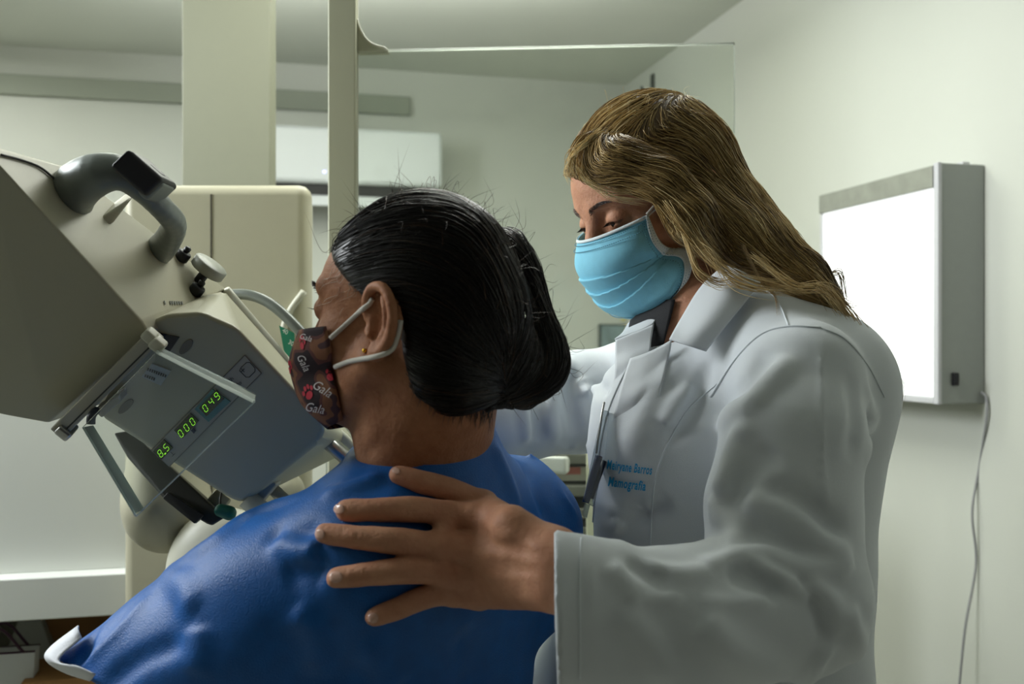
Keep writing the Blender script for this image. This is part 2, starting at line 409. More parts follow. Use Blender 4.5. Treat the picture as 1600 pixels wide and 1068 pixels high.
# screen or print on the back wall, seen past the doctor's collar
ps = thing('ultrasound_print', 'small dark framed scan image on the back wall beside the white collar', 'picture', tuple(at_w(960, 550, BW)))
q0 = at_w(936, 506, BW - 0.012); q1 = at_w(1000, 556, BW - 0.012)
pc = (q0 + q1) / 2
box('frame', pc, (abs((q1 - q0) @ U), 0.018, abs(q1[2] - q0[2])), mat('dark_frame', (60, 70, 68), 0.4), ps, 0.002, U, W)
pm = mat('scan_image', (110, 125, 128), 0.5, noise=0.45, nscale=28)
box('image', pc - W * 0.010, (abs((q1 - q0) @ U) - 0.014, 0.003, abs(q1[2] - q0[2]) - 0.014), pm, ps, 0, U, W)
tag(box('paper_note', at_w(979, 488, BW - 0.002), (0.05, 0.003, 0.075), mat('yellow_paper', (205, 200, 150), 0.8), None, 0, U, W), 'small yellowish paper note on the back wall just under the blue mask', 'note')

# low rack with a white box in the background between the two women
rk = thing('equipment_rack', 'dark grey equipment rack in the background below the sleeve', 'rack', (0.15, 2.3, 0))
rm = mat('rack_dark_grey', (92, 94, 84), 0.5)
rc = P(915, 700, 2.3)
for i, yy in enumerate((705, 752, 785, 812, 842)):
    box('shelf', P(905, yy, 2.3), (0.36, 0.30, 0.022), rm, rk, 0.002)
box('shelf', (P(905, 880, 2.3)), (0.36, 0.30, 0.022), rm, rk, 0.002)
zt_ = P(905, 700, 2.3)[2]
for sx in (-1, 1):
    for sy in (-1, 1):
        x = P(905, 700, 2.3)[0] + sx * 0.17
        box('post', (x, 2.3 + sy * 0.14, zt_ / 2), (0.022, 0.022, zt_), rm, rk, 0.002)
box('back_panel', (P(905, 700, 2.3)[0], 2.44, zt_ / 2), (0.34, 0.01, zt_), mat('rack_panel', (60, 62, 55), 0.6), rk)
pb = thing('carton', 'small pale carton with a red and yellow label on the dark rack', 'box', tuple(P(898, 752, 2.22)))
box('box_body', P(898, 737, 2.22), (0.09, 0.06, 0.032), mat('pale_card', (205, 203, 190), 0.7), pb, 0.002)
box('printed_label', P(893, 735, 2.188), (0.040, 0.001, 0.016), mat('red_label', (205, 120, 110), 0.6), pb)
tb = thing('plastic_tray', 'white rounded plastic tray end in front of the dark rack', 'tray', tuple(P(860, 745, 1.9)))
hull('tray_body', [P(820, 712, 1.85), P(884, 713, 1.85), P(886, 742, 1.85), P(820, 732, 1.85), P(820, 712, 2.02), P(890, 713, 2.02), P(890, 738, 2.02), P(820, 730, 2.02)], white, tb, 0.006)
ped = box('pedestal', (P(850, 730, 1.94)[0], 1.94, P(850, 728, 1.94)[2] / 2 - 0.01), (0.05, 0.05, P(850, 728, 1.94)[2] - 0.02), white, tb, 0.008)
# narrow cream door edge behind the coat front
cp_ = P(937, 700, 1.95)
tag(box('narrow_panel', (P(932, 700, 2.0)[0], 2.0, 0.62), (0.04, 0.02, 1.24 - 0.0), mat('cream_laminate', (222, 222, 196), 0.5), None, 0.002), 'narrow cream upright panel edge between the rack and the coat front', 'panel')
# ------------------------------------------------------------------ mammography unit
beige = mat('machine_enamel', (172, 168, 145), 0.42, noise=0.012, nscale=40, bump=0.08, bscale=900)
beige2 = mat('machine_enamel_pale', (196, 195, 178), 0.42, noise=0.012, nscale=40, bump=0.06, bscale=900)
colm = mat('column_enamel', (130, 131, 112), 0.5, noise=0.01, nscale=30)
handm = mat('handle_grey', (118, 124, 120), 0.3, 0.15, bump=0.15, bscale=1500)
unit = thing('mammography_unit', 'cream mammography machine with tilted head, green digits and grey grab handle', 'medical machine', (-0.45, 1.9, 0))

# tall column behind and the upright casing
def vbox(name, x0, x1, d, thick, z0, z1, m, parent, bevel=0.0):
    a = (x0 - 800) / F * d; b = (x1 - 800) / F * d
    return box(name, ((a + b) / 2, d + thick / 2, (z0 + z1) / 2), (b - a, thick, z1 - z0), m, parent, bevel)
vbox('column', 284, 422, 2.1, 0.055, 0.0, 2.43, colm, unit, 0.003)
vbox('column_rear_rail', 320, 404, 2.157, 0.10, 0.0, 2.43, colm, unit, 0.003)
zc = P(0, 287, 1.72)[2]
casing = vbox('upright_casing', 190, 482, 1.72, 0.05, 0.0, zc, beige, unit, 0.02)
vbox('seam', 328.5, 331, 1.7188, 0.004, 0.30, zc - 0.018, mat('seam_shadow_gap', (70, 66, 54), 0.8), casing)
vbox('side_flange', 470, 487, 1.765, 0.012, 0.0, zc - 0.03, beige2, unit, 0.004)
tube('side_rib', PP([(462, 545, 1.715), (444, 520, 1.715), (452, 488, 1.715), (475, 455, 1.715)]), 0.006, beige2, unit)

# tilted head: big shell and the lower tube housing, one smooth moulding each
def Q(l): return [P(*p) for p in l]
def on_pl(a, n, px):
    o = np.array([0, 0, CAM]); out = []
    for x, y in px:
        d = np.array([(x - 800) / F, 1, (HZ - y) / F]); out.append(o + d * (((a - o) @ n) / (d @ n)))
    return out
pb = P(27, 251, .96); N_side = np.array([0, -.9, -.4])
side_ = on_pl(pb, N_side, [(-60, 215), (27, 251), (222, 500), (234, 522), (76, 660), (10, 648), (-80, 628)])
e_ = side_[2] - side_[1]; e_ /= np.linalg.norm(e_); N_top = np.array([.45, -.35, .8]); N_top = N_top - (N_top @ e_) * e_
top_ = on_pl(pb, N_top, [(108, 262), (352, 450), (-30, 226)])
b1 = side_ + top_ + Q([(250, 600, 1.42), (-60, 600, 1.35)])
shell = hull('head_shell', b1, beige, unit, 0.013, 5)
face_ = on_pl(side_[2] + np.array([0, .024, 0]), np.array([-.1, -.85, -.45]), [(222, 508), (258, 491), (315, 487), (372, 512), (430, 574), (500, 650), (508, 668), (500, 690), (380, 786), (358, 778), (150, 646)])
b2 = face_ + on_pl(pb, N_top, [(345, 448), (556, 686)]) + Q([ (548, 704, 1.46), (420, 760, 1.42), (300, 640, 1.38)])
housing = hull('tube_housing', b2, beige, unit, 0.016, 6)
# rail along the far edge of the head
rp = on_pl(pb, N_top, [(352, 453), (553, 688)])
tube('edge_rail', [rp[0], (rp[0] + rp[1]) / 2, rp[1]], 0.0065, beige2, unit)
eg_ = on_pl(pb, N_top, [(347, 461), (445, 578), (543, 694)])
tube('edge_groove', eg_, 0.0022, mat('groove_dark', (92, 96, 84), 0.6), housing)
# planes used to put details onto the faces
class Pl:
    def __init__(s, a, b, c):
        s.a = P(*a); n = np.cross(P(*b) - s.a, P(*c) - s.a); n /= np.linalg.norm(n)
        if n @ (s.a - np.array([0, 0, CAM])) > 0: n = -n
        s.n = n
    def at(s, px, py, off=0.0):
        d = np.array([(px - 800) / F, 1, (HZ - py) / F]); o = np.array([0, 0, CAM])
        t = ((s.a - o) @ s.n) / (d @ s.n); return o + d * t + s.n * off
def decal(name, pl, poly, m, parent, off=0.0006, th=0.0008):
    """thin plate on a face"""
    return hull(name, [pl.at(x, y, off + o) for x, y in poly for o in (-th, th)], m, parent, 0, smooth=False)
def surf_plane(ob, pts):
    """plane through the object's surface under three pixels"""
    ob_e = ob.evaluated_get(bpy.context.evaluated_depsgraph_get()); res = []
    for x, y in pts:
        o = Vector((0, 0, CAM)); d = Vector(((x - 800) / F, 1, (HZ - y) / F)).normalized()
        ok, loc, nr, _ = ob_e.ray_cast(o, d); res.append(loc)
    d = [float(l[1]) for l in res]
    return Pl((*pts[0], d[0]), (*pts[1], d[1]), (*pts[2], d[2]))
bpy.context.view_layer.update()
DF = surf_plane(housing, [(300, 590), (400, 640), (300, 690)])
TF = surf_plane(shell, [(200, 400), (140, 320), (290, 430)])
SF = surf_plane(shell, [(60, 400), (160, 480), (60, 560)])

# read-out panel
dp = decal('readout_panel', DF, [(237, 702), (383, 554), (409, 582), (265, 728)], mat('panel_foil', (168, 162, 148), 0.45), housing, 0.0004)
dgreen = mat('display_window', (14, 34, 14), 0.2); teal = mat('teal_window', (34, 118, 120), 0.3)
lit = mat('lit_digits', (150, 220, 40), 0.4, emit=(140, 225, 50), estr=0.9)
decal('teal_window', DF, [(305.4, 636.8), (327.3, 656.7), (361.4, 625.3), (333, 606)], teal, housing, 0.0022)
decal('display_window', DF, [(313, 634), (325, 647), (352, 620), (340, 606)], dgreen, housing, 0.0036)
decal('display_window', DF, [(274, 669), (287, 682), (312, 655), (299, 643)], dgreen, housing, 0.0030)
decal('display_window', DF, [(241, 702), (254.5, 715), (272, 697), (258, 684)], dgreen, housing, 0.0030)
SEG = {'0': 'abcdef', '4': 'fgbc', '5': 'afgcd', '8': 'abcdefg', '9': 'abcdfg'}
SL = {'a': ((-1, 1), (1, 1)), 'b': ((1, 1), (1, 0)), 'c': ((1, 0), (1, -1)), 'd': ((1, -1), (-1, -1)), 'e': ((-1, -1), (-1, 0)), 'f': ((-1, 0), (-1, 1)), 'g': ((-1, 0), (1, 0))}
def digit(ch, cx, cy):
    ex = np.array([0.70, -0.71]) * 2.9; ey = np.array([-0.50, -0.80]) * 5.6; parts = []
    for s in SEG[ch]:
        (x0, y0), (x1, y1) = SL[s]; p = np.array([cx, cy]) + ex * x0 + ey * y0; q = np.array([cx, cy]) + ex * x1 + ey * y1
        a = DF.at(*(p + (q - p) * 0.14), 0.0056); b = DF.at(*(q - (q - p) * 0.14), 0.0056)
        parts.append(tubes_vf(np.array([[a, (a + b) / 2, b]]), 0.00036, 5))
    V, Fc = join(parts); mesh('digit', V, Fc, lit, housing, False)
for ch, x, y in (('0', 323.7, 633.4), ('4', 333, 623.8), ('9', 342, 614.6), ('0', 285.4, 672.7), ('0', 294.4, 663.6), ('0', 303.6, 654.4), ('8', 253.7, 703.8), ('5', 262.8, 694.6)):
    digit(ch, x, y)
decal('decimal_point', DF, [(260, 704), (261.4, 705.4), (262.6, 704), (261.2, 702.6)], lit, housing, 0.0056)
ink = mat('dark_print', (58, 56, 52), 0.6); ink2 = mat('navy_print', (40, 46, 74), 0.6)
def text_on(name, s, pl, o, ex, ey, m, parent, off=0.0022, shear=0.0, bold=0.0, surf=None, spacing=1.0):
    cu = bpy.data.curves.new(name, 'FONT'); cu.body = s; cu.size = 1; cu.shear = shear; cu.offset = bold; cu.space_character = spacing; cu.resolution_u = 3
    ob = bpy.data.objects.new(name, cu); COL.objects.link(ob); bpy.context.view_layer.update()
    me = bpy.data.meshes.new_from_object(ob.evaluated_get(bpy.context.evaluated_depsgraph_get())); bpy.data.objects.remove(ob)
    bm = bmesh.new(); bm.from_mesh(me)
    if surf is not None: bmesh.ops.subdivide_edges(bm, edges=bm.edges, cuts=1)
    v = np.array([w.co[:2] for w in bm.verts]); px = np.array(o)[None] + v[:, :1] * np.array(ex)[None] + v[:, 1:2] * np.array(ey)[None]
    if surf is None: X = [pl.at(a, b, off) for a, b in px]
    else: X = surf.hit(px, off=off)
    for w, x in zip(bm.verts, X): w.co = Vector(x)
    bm.to_mesh(me); bm.free(); me.materials.clear()
    return link(name, me, m, parent, False)
eX = np.array([.70, -.71]); eY = np.array([-.71, -.70])
text_on('printed_symbol', '\u22a5', DF, (270, 712), eX * 11, eY * 11, ink, housing)
text_on('printed_text', 'Rh', DF, (360, 597), eX * 9, eY * 9, ink, housing, bold=0.01)
text_on('printed_text', 'Mo', DF, (371, 605), eX * 9, eY * 9, ink, housing, bold=0.01)
decal('printed_dot', DF, [(354.5, 598), (356.5, 600), (358.5, 598), (356.5, 596)], ink, housing, 0.001)
decal('printed_bell', DF, [(300, 669), (305, 674.5), (307.5, 671), (303.5, 666.5)], ink2, housing, 0.003)
def outline(name, pl, pts, r, m, parent, off=0.0012):
    C = np.array([pl.at(x, y, off) for x, y in pts + [pts[0]]]); mesh(name, *tubes_vf(C[None], r, 5), m, parent, False)
soft = mat('panel_line', (120, 115, 102), 0.6)
outline('panel_border', DF, [(237, 702), (383, 554), (409, 582), (265, 728)], 0.0006, soft, housing)
outline('button_border', DF, [(375, 578), (377, 573), (386, 565), (391, 565), (399, 574), (399, 579), (390, 588), (385, 588)], 0.0005, ink, housing)
text_on('button_symbol', '+', DF, (381, 584), eX * 16, eY * 16, ink, housing)
# faint lettering lines on the pale face and on the sticker (too small to read)
lt = mat('faint_print', (120, 122, 116), 0.6)
rs = random.Random(3)
x = 252
while x < 292:
    w_ = rs.uniform(1.6, 3.2)
    if rs.random() > 0.12: decal('faint_lettering', TF, [(x, 470 + (x - 252) * 0.04), (x + w_ * .7, 470 + (x - 252) * 0.04), (x + w_ * .7 + 1.5, 476), (x + 1.5, 476)], lt, shell, 0.0010, 0.0003) if int(x) % 3 else None
    x += w_ + 0.9
decal('sticker', DF, [(222, 587), (238, 567), (268, 578), (252, 601)], mat('pale_sticker', (172, 178, 178), 0.4), housing, 0.0009)
for (a, b, c) in ((232, 573, 9), (228, 583, 5)):
    for i in range(c):
        X_ = a + i * 3.4; Y_ = b + i * 1.3
        decal('sticker_lettering', DF, [(X_, Y_), (X_ + 2.2, Y_ + .8), (X_ + 1.0, Y_ + 4.6), (X_ - 1.1, Y_ + 3.8)], ink, housing, 0.0022, 0.0003)
# oval finger recesses and dark slots
def ellipse(name, pl, cx, cy, a, b, ang, m, parent, off=0.0006):
    t = np.linspace(0, 2 * np.pi, 25)[:-1]; c, s = math.cos(ang), math.sin(ang)
    poly = [(cx + a * math.cos(i) * c - b * math.sin(i) * s, cy + a * math.cos(i) * s + b * math.sin(i) * c) for i in t]
    return decal(name, pl, poly, m, parent, off)
rec = mat('recess_shade', (122, 116, 102), 0.6)  # flat darker ovals, the shade of the hollow is in the colour
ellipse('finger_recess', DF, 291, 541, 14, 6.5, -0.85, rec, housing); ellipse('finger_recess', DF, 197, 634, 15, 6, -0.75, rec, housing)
decal('slot', DF, [(240, 517), (281, 526), (266, 548), (246, 541)], mat('slot_dark', (70, 66, 60), 0.6), housing, 0.0008)
decal('slot_opening', DF, [(236, 515), (262, 521), (250, 534), (240, 534)], blackp, housing, 0.002)
bl = mat('block_enamel', (150, 144, 130), 0.5)
hull('guide_block', [DF.at(a, b, o) for a, b in ((158, 628), (198, 602), (200, 614), (170, 640)) for o in (0, 0.018)], bl, housing, 0.002)
# seam around the shell's back corner
tube('shell_seam', [TF.at(0, 243, .0015), TF.at(28, 250, .0015), TF.at(60, 262, .0015), TF.at(88, 284, .0015)], 0.0012, ink, shell)

# accessory rail, clips
ra, rb_ = P(240, 527, 1.018), P(97, 668, 1.058); ax = (rb_ - ra) / np.linalg.norm(rb_ - ra); nn = np.cross(ax, DF.n); nn /= np.linalg.norm(nn)
railm = mat('rail_enamel', (172, 168, 152), 0.4)
box('accessory_rail', (ra + rb_) / 2, (np.linalg.norm(rb_ - ra), 0.016, 0.026), railm, unit, 0.0015, ax, nn, DF.n)
box('rail_slot', (ra + rb_) / 2 - nn * 0.0035 + DF.n * 0.0128, (np.linalg.norm(rb_ - ra) * 0.98, 0.0016, 0.0012), ink, unit, 0, ax, nn, DF.n)
for (a, b, s) in ((234, 524, .012), (247, 538, .013)):
    box('rail_clip', P(a, b, 1.0), (s, s * 1.1, 0.012), beige2, unit, 0.003, ax, nn, DF.n)
box('rail_end', P(104, 671, 1.05), (0.012, 0.016, 0.02), steel, unit, 0.003, ax, nn, DF.n)
tube('rail_lever', PP([(150, 640, 1.04), (143, 650, 1.03), (142, 662, 1.03)]), 0.0045, mat('lever_dark', (50, 52, 60), 0.4), unit)
# compression paddle
acr = clear_mat('clear_acrylic', (250, 252, 251), 0.08, 0.03)
acre = clear_mat('acrylic_edge', (235, 242, 238), 0.15, 0.7, (250, 252, 250), glow=True)
q0, q1, q2, q3 = P(246, 549, .995), P(399, 627, .955), P(214, 806, .95), P(131, 667, 1.025)
pad = thing('compression_paddle', 'clear acrylic compression paddle hanging from the tilted machine head', 'paddle', tuple(q3))
pn = np.cross(q1 - q0, q3 - q0); pn /= np.linalg.norm(pn)
if pn[1] > 0: pn = -pn
th = pn * 0.0024
hull('plate', [q + o for q in (q0, q1, q2, q3) for o in (0, th)], acr, pad, 0.0006, 2)
def rim(name, a, b, h, t, m, r=0.001, inward=None):
    d = (b - a); d /= np.linalg.norm(d); w = np.cross(d, pn); w /= np.linalg.norm(w)
    L = np.linalg.norm(b - a); c = (a + b) / 2 + pn * h / 2
    return box(name, c, (L, t, h), m, pad, r, d, w, pn)
up = (P(240, 538, .995) - q0); 
hull('top_flange', [q0, q1, P(240, 538, 1.018), P(400, 616, .98), q0 + th, q1 + th, P(240, 538, 1.018) + th, P(400, 616, .98) + th], clear_mat('acrylic_flange', (205, 218, 212), 0.12, 0.35, (225, 235, 230)), pad, 0.0006, 2)
hull('side_flange', [q3, q2 - (q2 - q3) * 0.03, P(146, 664, 1.045), P(226, 795, .97), q3 + th, q2 - (q2 - q3) * 0.03 + th, P(146, 664, 1.045) + th, P(226, 795, .97) + th], clear_mat('acrylic_side', (205, 222, 214), 0.12, 0.40, (215, 228, 220)), pad, 0.0006, 2)
rim('top_edge', q0, q1, 0.0034, 0.0038, acre)
rim('front_edge', q1, q2, 0.0018, 0.0012, acre, 0.0004)
rim('side_edge', q3, q2, 0.0022, 0.0016, acre, 0.0004)
tube('far_edge', [P(240, 538, 1.017), P(400, 616, .979)], 0.0009, acre, pad, n=4)

# grab handle: grey loop on the pale face, with black button block
h = SDF()
hp = PP([(104, 322, 1.06), (118, 294, 1.015), (150, 273, .995), (188, 270, 1.0), (225, 298, 1.02), (258, 330, 1.05), (272, 350, 1.08), (262, 375, 1.11), (248, 392, 1.135)])
hr = [.0235, .0215, .018, .0155, .0118, .0115, .0125, .0135, .0145]
C = catmull(hp, 30); Rr = np.interp(np.linspace(0, 8, 30), range(9), hr)
for i in range(29): h.econe(C[i], C[i + 1], (Rr[i], Rr[i] * 1.15), (Rr[i + 1], Rr[i + 1] * 1.15), (1, 0, .3), 0.003)
lo = hp.min(0) - .05; hi = hp.max(0) + .05
V, Fc = h.vf(lo, hi, 0.003); mesh('grab_handle', V, Fc, handm, unit)
a, b = P(197, 258, .985), P(248, 302, 1.012); d = (b - a) / np.linalg.norm(b - a); nv = np.cross(d, (0, 1, 0)); nv /= np.linalg.norm(nv)
if nv[2] < 0: nv = -nv
bb = box('button_block', (a + b) / 2 + nv * 0.004, (np.linalg.norm(b - a) * 1.05, 0.048, 0.026), blackp, unit, 0.004, d, (0, 1, 0), nv)
box('button_block_end', b - d * 0.004 + nv * 0.001, (0.014, 0.036, 0.026), handm, unit, 0.004, d, (0, 1, 0), nv)
box('release_button', (a + b) / 2 + nv * 0.0145 + d * 0.004, (0.018, 0.014, 0.006), blackp, bb, 0.002, d, (0, 1, 0), nv)
# second, pale handle root behind it
hull('handle_root', Q([(150, 345, 1.05), (172, 354, 1.06), (208, 306, 1.07), (200, 300, 1.10), (150, 338, 1.12), (180, 340, 1.12), (210, 305, 1.12)]), beige, unit, 0.004)
# knob with stem, plugs
ka = np.array([.62, -.12, .76]); ka /= np.linalg.norm(ka); kc = TF.at(309, 441) + ka * .016
def cyl(name, a, b, r, m, parent, sides=32, bevel=0.0015):
    a, b = np.array(a), np.array(b); d = b - a; L = np.linalg.norm(d); d /= L
    pts = [a, a, a + d * bevel, b - d * bevel, b, b]; rr = [0.0001, r - bevel, r, r, r - bevel, 0.0001]
    pts[0] = a - d * 1e-5; pts[5] = b + d * 1e-5; pts[1] = a; pts[4] = b
    T = np.cross(d, (0.3, 0.5, 0.8)); T /= np.linalg.norm(T); B = np.cross(d, T)
    V = []
    for p, q in zip(pts, rr):
        for k in range(sides): t = 2 * math.pi * k / sides; V.append(p + q * (math.cos(t) * T + math.sin(t) * B))
    Fc = [(i * sides + k, i * sides + (k + 1) % sides, (i + 1) * sides + (k + 1) % sides, (i + 1) * sides + k) for i in range(5) for k in range(sides)]
    Fc += [tuple(range(sides - 1, -1, -1)), tuple(range(5 * sides, 6 * sides))]
    o = mesh(name, V, Fc, m, parent); md = o.modifiers.new('es', 'EDGE_SPLIT'); md.split_angle = math.radians(50); return o
kn = cyl('knob', kc, kc + ka * 0.013, 0.021, mat('knob_grey', (150, 152, 140), 0.4), unit)
cyl('stem', kc - ka * 0.018, kc, 0.006, blackp, kn)
for (x, y) in ((281, 402), (303, 455)):
    c = TF.at(x, y, .004); pl = cyl('plug', c - ka * 0.006, c + ka * 0.006, 0.0085, blackp, unit); cyl('plug_tip', c + ka * 0.006, c + ka * 0.013, 0.004, blackp, pl, 16)

# grey bent tube, lower rods, bucky arm and pedestal parts
tube('bent_tube', PP([(330, 466, 1.34), (352, 461, 1.34), (385, 460, 1.33), (415, 470, 1.32), (442, 490, 1.31), (475, 524, 1.30), (530, 590, 1.29)]), 0.0072, mat('tube_grey', (98, 104, 97), 0.35, 0.2), unit, 40)
tube('chrome_rod', PP([(490, 672, 1.20), (600, 768, 1.21)]), 0.0085, steel, unit, 4)
tube('rod_edge_tube', PP([(506, 655, 1.26), (600, 742, 1.27)]), 0.006, beige2, unit, 4)
d = P(520, 698, 1.2) - P(490, 672, 1.2); d /= np.linalg.norm(d); n1 = np.cross(d, (0, 1, 0))
box('rod_bracket', P(495, 675, 1.18), (0.020, 0.03, 0.034), railm, unit, 0.002, d, (0, 1, 0), n1)
box('rod_bracket', P(412, 762, 1.18), (0.020, 0.03, 0.034), railm, unit, 0.002, d, (0, 1, 0), n1)
tube('chrome_rod', PP([(416, 754, 1.2), (520, 850, 1.21)]), 0.0075, steel, unit, 4)
tube('corner_post', PP([(385, 778, 1.16), (470, 850, 1.17)]), 0.012, beige2, unit, 4)
darkarm = mat('bucky_arm_grey', (64, 64, 60), 0.4)
hull('support_arm', Q([(178, 676, 1.30), (205, 672, 1.30), (352, 808, 1.22), (330, 822, 1.22), (255, 778, 1.24), (200, 716, 1.28), (190, 690, 1.42), (350, 800, 1.34), (262, 770, 1.36)]), darkarm, unit, 0.008)
hull('end_block', Q([(262, 768, 1.20), (318, 804, 1.19), (304, 818, 1.19), (254, 778, 1.20), (266, 768, 1.27), (320, 806, 1.26), (306, 818, 1.26), (258, 776, 1.27)]), blackp, unit, 0.001, 1)
foot = SDF()
foot.econe(P(262, 790, 1.5), P(262, 700, 1.52), (.062, .09), (.05, .09), (1, 0, 0), .02); foot.econe(P(250, 770, 1.5), P(262, 800, 1.5), (.05, .05), (.058, .06), (1, 0, 0), .02)
V, Fc = foot.vf(P(262, 800, 1.5) - np.array([.15, .2, .15]), P(262, 700, 1.5) + np.array([.15, .2, .12]), .005); mesh('pivot_cover', V, Fc, beige, unit)
f2 = SDF(); f2.ell(P(352, 895, 1.44), (.085, .05, .095)); V, Fc = f2.vf(P(352, 895, 1.44) - .11, P(352, 895, 1.44) + .11, .005); mesh('round_cap', V, Fc, beige2, unit)
cyl('small_roller', P(330, 775, 1.3), P(352, 792, 1.3) , .012, beige, unit)
f3 = SDF(); f3.econe(P(440, 800, 1.55), P(440, 770, 1.55), (.055, .06), (.035, .05), (1, 0, 0), .02); V, Fc = f3.vf(P(440, 800, 1.55) - .12, P(440, 770, 1.55) + .12, .005); mesh('cover_dome', V, Fc, beige, unit)
# green arc plate with scale numbers, and teal bulb
gr = mat('scale_green', (12, 120, 92), 0.5)
sc_ = hull('angle_scale', Q([(436, 508, 1.45), (460, 520, 1.45), (462, 560, 1.45), (450, 566, 1.45), (443, 545, 1.45), (436, 508, 1.46), (460, 520, 1.46), (462, 560, 1.46), (450, 566, 1.46), (443, 545, 1.46)]), gr, unit, 0, smooth=False)
SCP = Pl((436, 508, 1.449), (460, 520, 1.449), (450, 566, 1.449))
text_on('scale_number', '30', SCP, (450, 536), np.array([8, 5]), np.array([4, -9]) * 1.0, white, sc_)
text_on('scale_number', '40', SCP, (441, 518), np.array([8, 5]), np.array([4, -9]) * 1.0, white, sc_)
f4 = SDF(); f4.cone(P(345, 797, 1.22), P(358, 801, 1.22), .008, .009); V, Fc = f4.vf(P(350, 800, 1.22) - .03, P(350, 800, 1.22) + .03, .002); mesh('teal_grip', V, Fc, mat('teal_rubber', (15, 105, 85), .5), unit)
tube('teal_grip_cable', PP([(345, 796, 1.22), (344, 780, 1.24), (348, 760, 1.28)]), .0015, blackp, unit)

# coiled cable in the gap to the left of the shield's post
cc = thing('coiled_cable', 'thin coiled grey cable hanging beside the grey shield post', 'cable', tuple(P(505, 720, 1.66)))
t = np.linspace(0, 1, 200); base = P(507, 612, 1.66); L_ = base[2] - P(507, 700, 1.66)[2]
C = base + np.stack([0.004 * np.cos(t * 75), 0.004 * np.sin(t * 75), -t * L_], 1)
mesh('coil', *tubes_vf(C[None], .0011, 6), mat('cable_green_grey', (110, 118, 104), .5), cc)
tube('lower_lead', [C[-1], C[-1] - ZZ * 0.35], .0011, mat('cable_lead', (110, 118, 104), .5), cc, n=6)

# ------------------------------------------------------------------ radiation shield: post, clear panel, corner bracket
sh = thing('radiation_shield', 'clear leaded screen hung on a tall cream-grey post behind both women', 'screen', (P(535, 0, 1.6)[0], 1.6, 0))
postm = mat('post_enamel', (172, 172, 148), 0.5, noise=0.01)
vbox('post', 512, 556, 1.58, 0.018, 0.0, 2.435, postm, sh, 0.003)
vbox('post_edge', 552, 559, 1.599, 0.008, 0.0, 2.435, beige2, sh)
gx0, gx1 = P(559, 0, 1.6)[0], P(1148, 0, 1.6)[0]
za, zb_ = P(0, 79, 1.6)[2], P(0, 67, 1.6)[2]
gl = clear_mat('leaded_glass', (250, 252, 249), 0.02, 0.02, (215, 222, 210), smudge=0.10)
hull('glass_pane', [np.array((x, y, z)) for x, zt in ((gx0, za), (gx1, zb_)) for z in (0.75, zt) for y in (1.600, 1.608)], gl, sh, 0, smooth=False)
ed = clear_mat('glass_edge', (240, 245, 240), 0.1, 0.9, (250, 252, 248), glow=True)
ed2 = clear_mat('glass_edge_faint', (245, 250, 245), 0.1, 0.6, (245, 248, 245), glow=True)
tube('top_edge', [np.array((gx0, 1.604, za)), np.array((gx1, 1.604, zb_))], .0022, ed, sh, n=3, sides=6)
tube('side_edge', [np.array((gx1, 1.604, zb_)), np.array((gx1, 1.604, .75))], .0015, ed2, sh, n=3, sides=6)
box('bottom_clamp', ((gx0 + gx1) / 2, 1.604, .745), (gx1 - gx0, .03, .03), postm, sh, .003)
# quarter-round bracket
cv = [(558, 32)] + [(558 + 47 - 47 * math.cos(a) * 1.0, 33 + 41 * math.sin(a)) for a in np.linspace(0.12, 1.45, 9)] + [(607, 79), (558, 79)]
arc = [(558, 30), (560, 38), (564, 48), (570, 58), (578, 66), (588, 71), (600, 74), (606, 79), (558, 80)]
bm = bmesh.new(); fr_ = [bm.verts.new(tuple(P(x, y, 1.592))) for x, y in arc]; bm.faces.new(fr_)
r_ = bmesh.ops.extrude_face_region(bm, geom=list(bm.faces)); bmesh.ops.translate(bm, vec=(0, .024, 0), verts=[v for v in r_['geom'] if isinstance(v, bmesh.types.BMVert)])
bmesh.ops.recalc_face_normals(bm, faces=bm.faces); me = bpy.data.meshes.new('corner_bracket'); bm.to_mesh(me); bm.free(); link('corner_bracket', me, postm, sh, False)
tube('bracket_edge', PP([(p[0], p[1], 1.592) for p in arc[:8]]), .0018, beige2, sh, n=30, sides=8)

# ------------------------------------------------------------------ white desk with upright back, bags and boxes beneath
lam = mat('white_laminate', (226, 228, 222), 0.5, noise=0.008, nscale=4)
dk_ = thing('desk', 'white laminate desk with tall white back panel at the lower left', 'desk', (-1.0, 1.95, 0))
def at_plane_w(px, py, w): return at_w(px, py, w)
wd = np.array([-0.95, 1.72, 0]) @ W
t0 = at_w(0, 905, wd); t1 = at_w(205, 895, wd); b0 = at_w(0, 972, wd)
ul, ur = t0 @ U - 0.5, t1 @ U
slab('desktop', ul, ur, wd, wd + 0.62, b0[2], t0[2], lam, None, dk_, 0.003)
slab('upright_panel', ul, at_w(214, 700, wd + 0.045) @ U, wd + 0.045, wd + 0.07, t0[2], at_w(100, 560, wd + 0.045)[2], lam, None, dk_, 0.002)
slab('side_panel', ur - 0.03, ur - 0.006, wd + 0.05, wd + 0.6, 0, b0[2], lam, None, dk_, 0.001)
slab('side_panel', ul + 0.006, ul + 0.03, wd + 0.05, wd + 0.6, 0, b0[2], lam, None, dk_, 0.001)
slab('under_shelf', ul + 0.03, ur - 0.03, wd + 0.05, wd + 0.6, b0[2] - 0.24, b0[2] - 0.222, lam, None, dk_, 0.001)
slab('back_board', ul + 0.03, ur - 0.03, wd + 0.52, wd + 0.54, b0[2] - 0.5, b0[2], mat('back_board', (150, 148, 130), .7), None, dk_)
sz = b0[2] - 0.222
card = mat('brown_cardboard', (160, 118, 70), 0.8, noise=0.05, nscale=30)
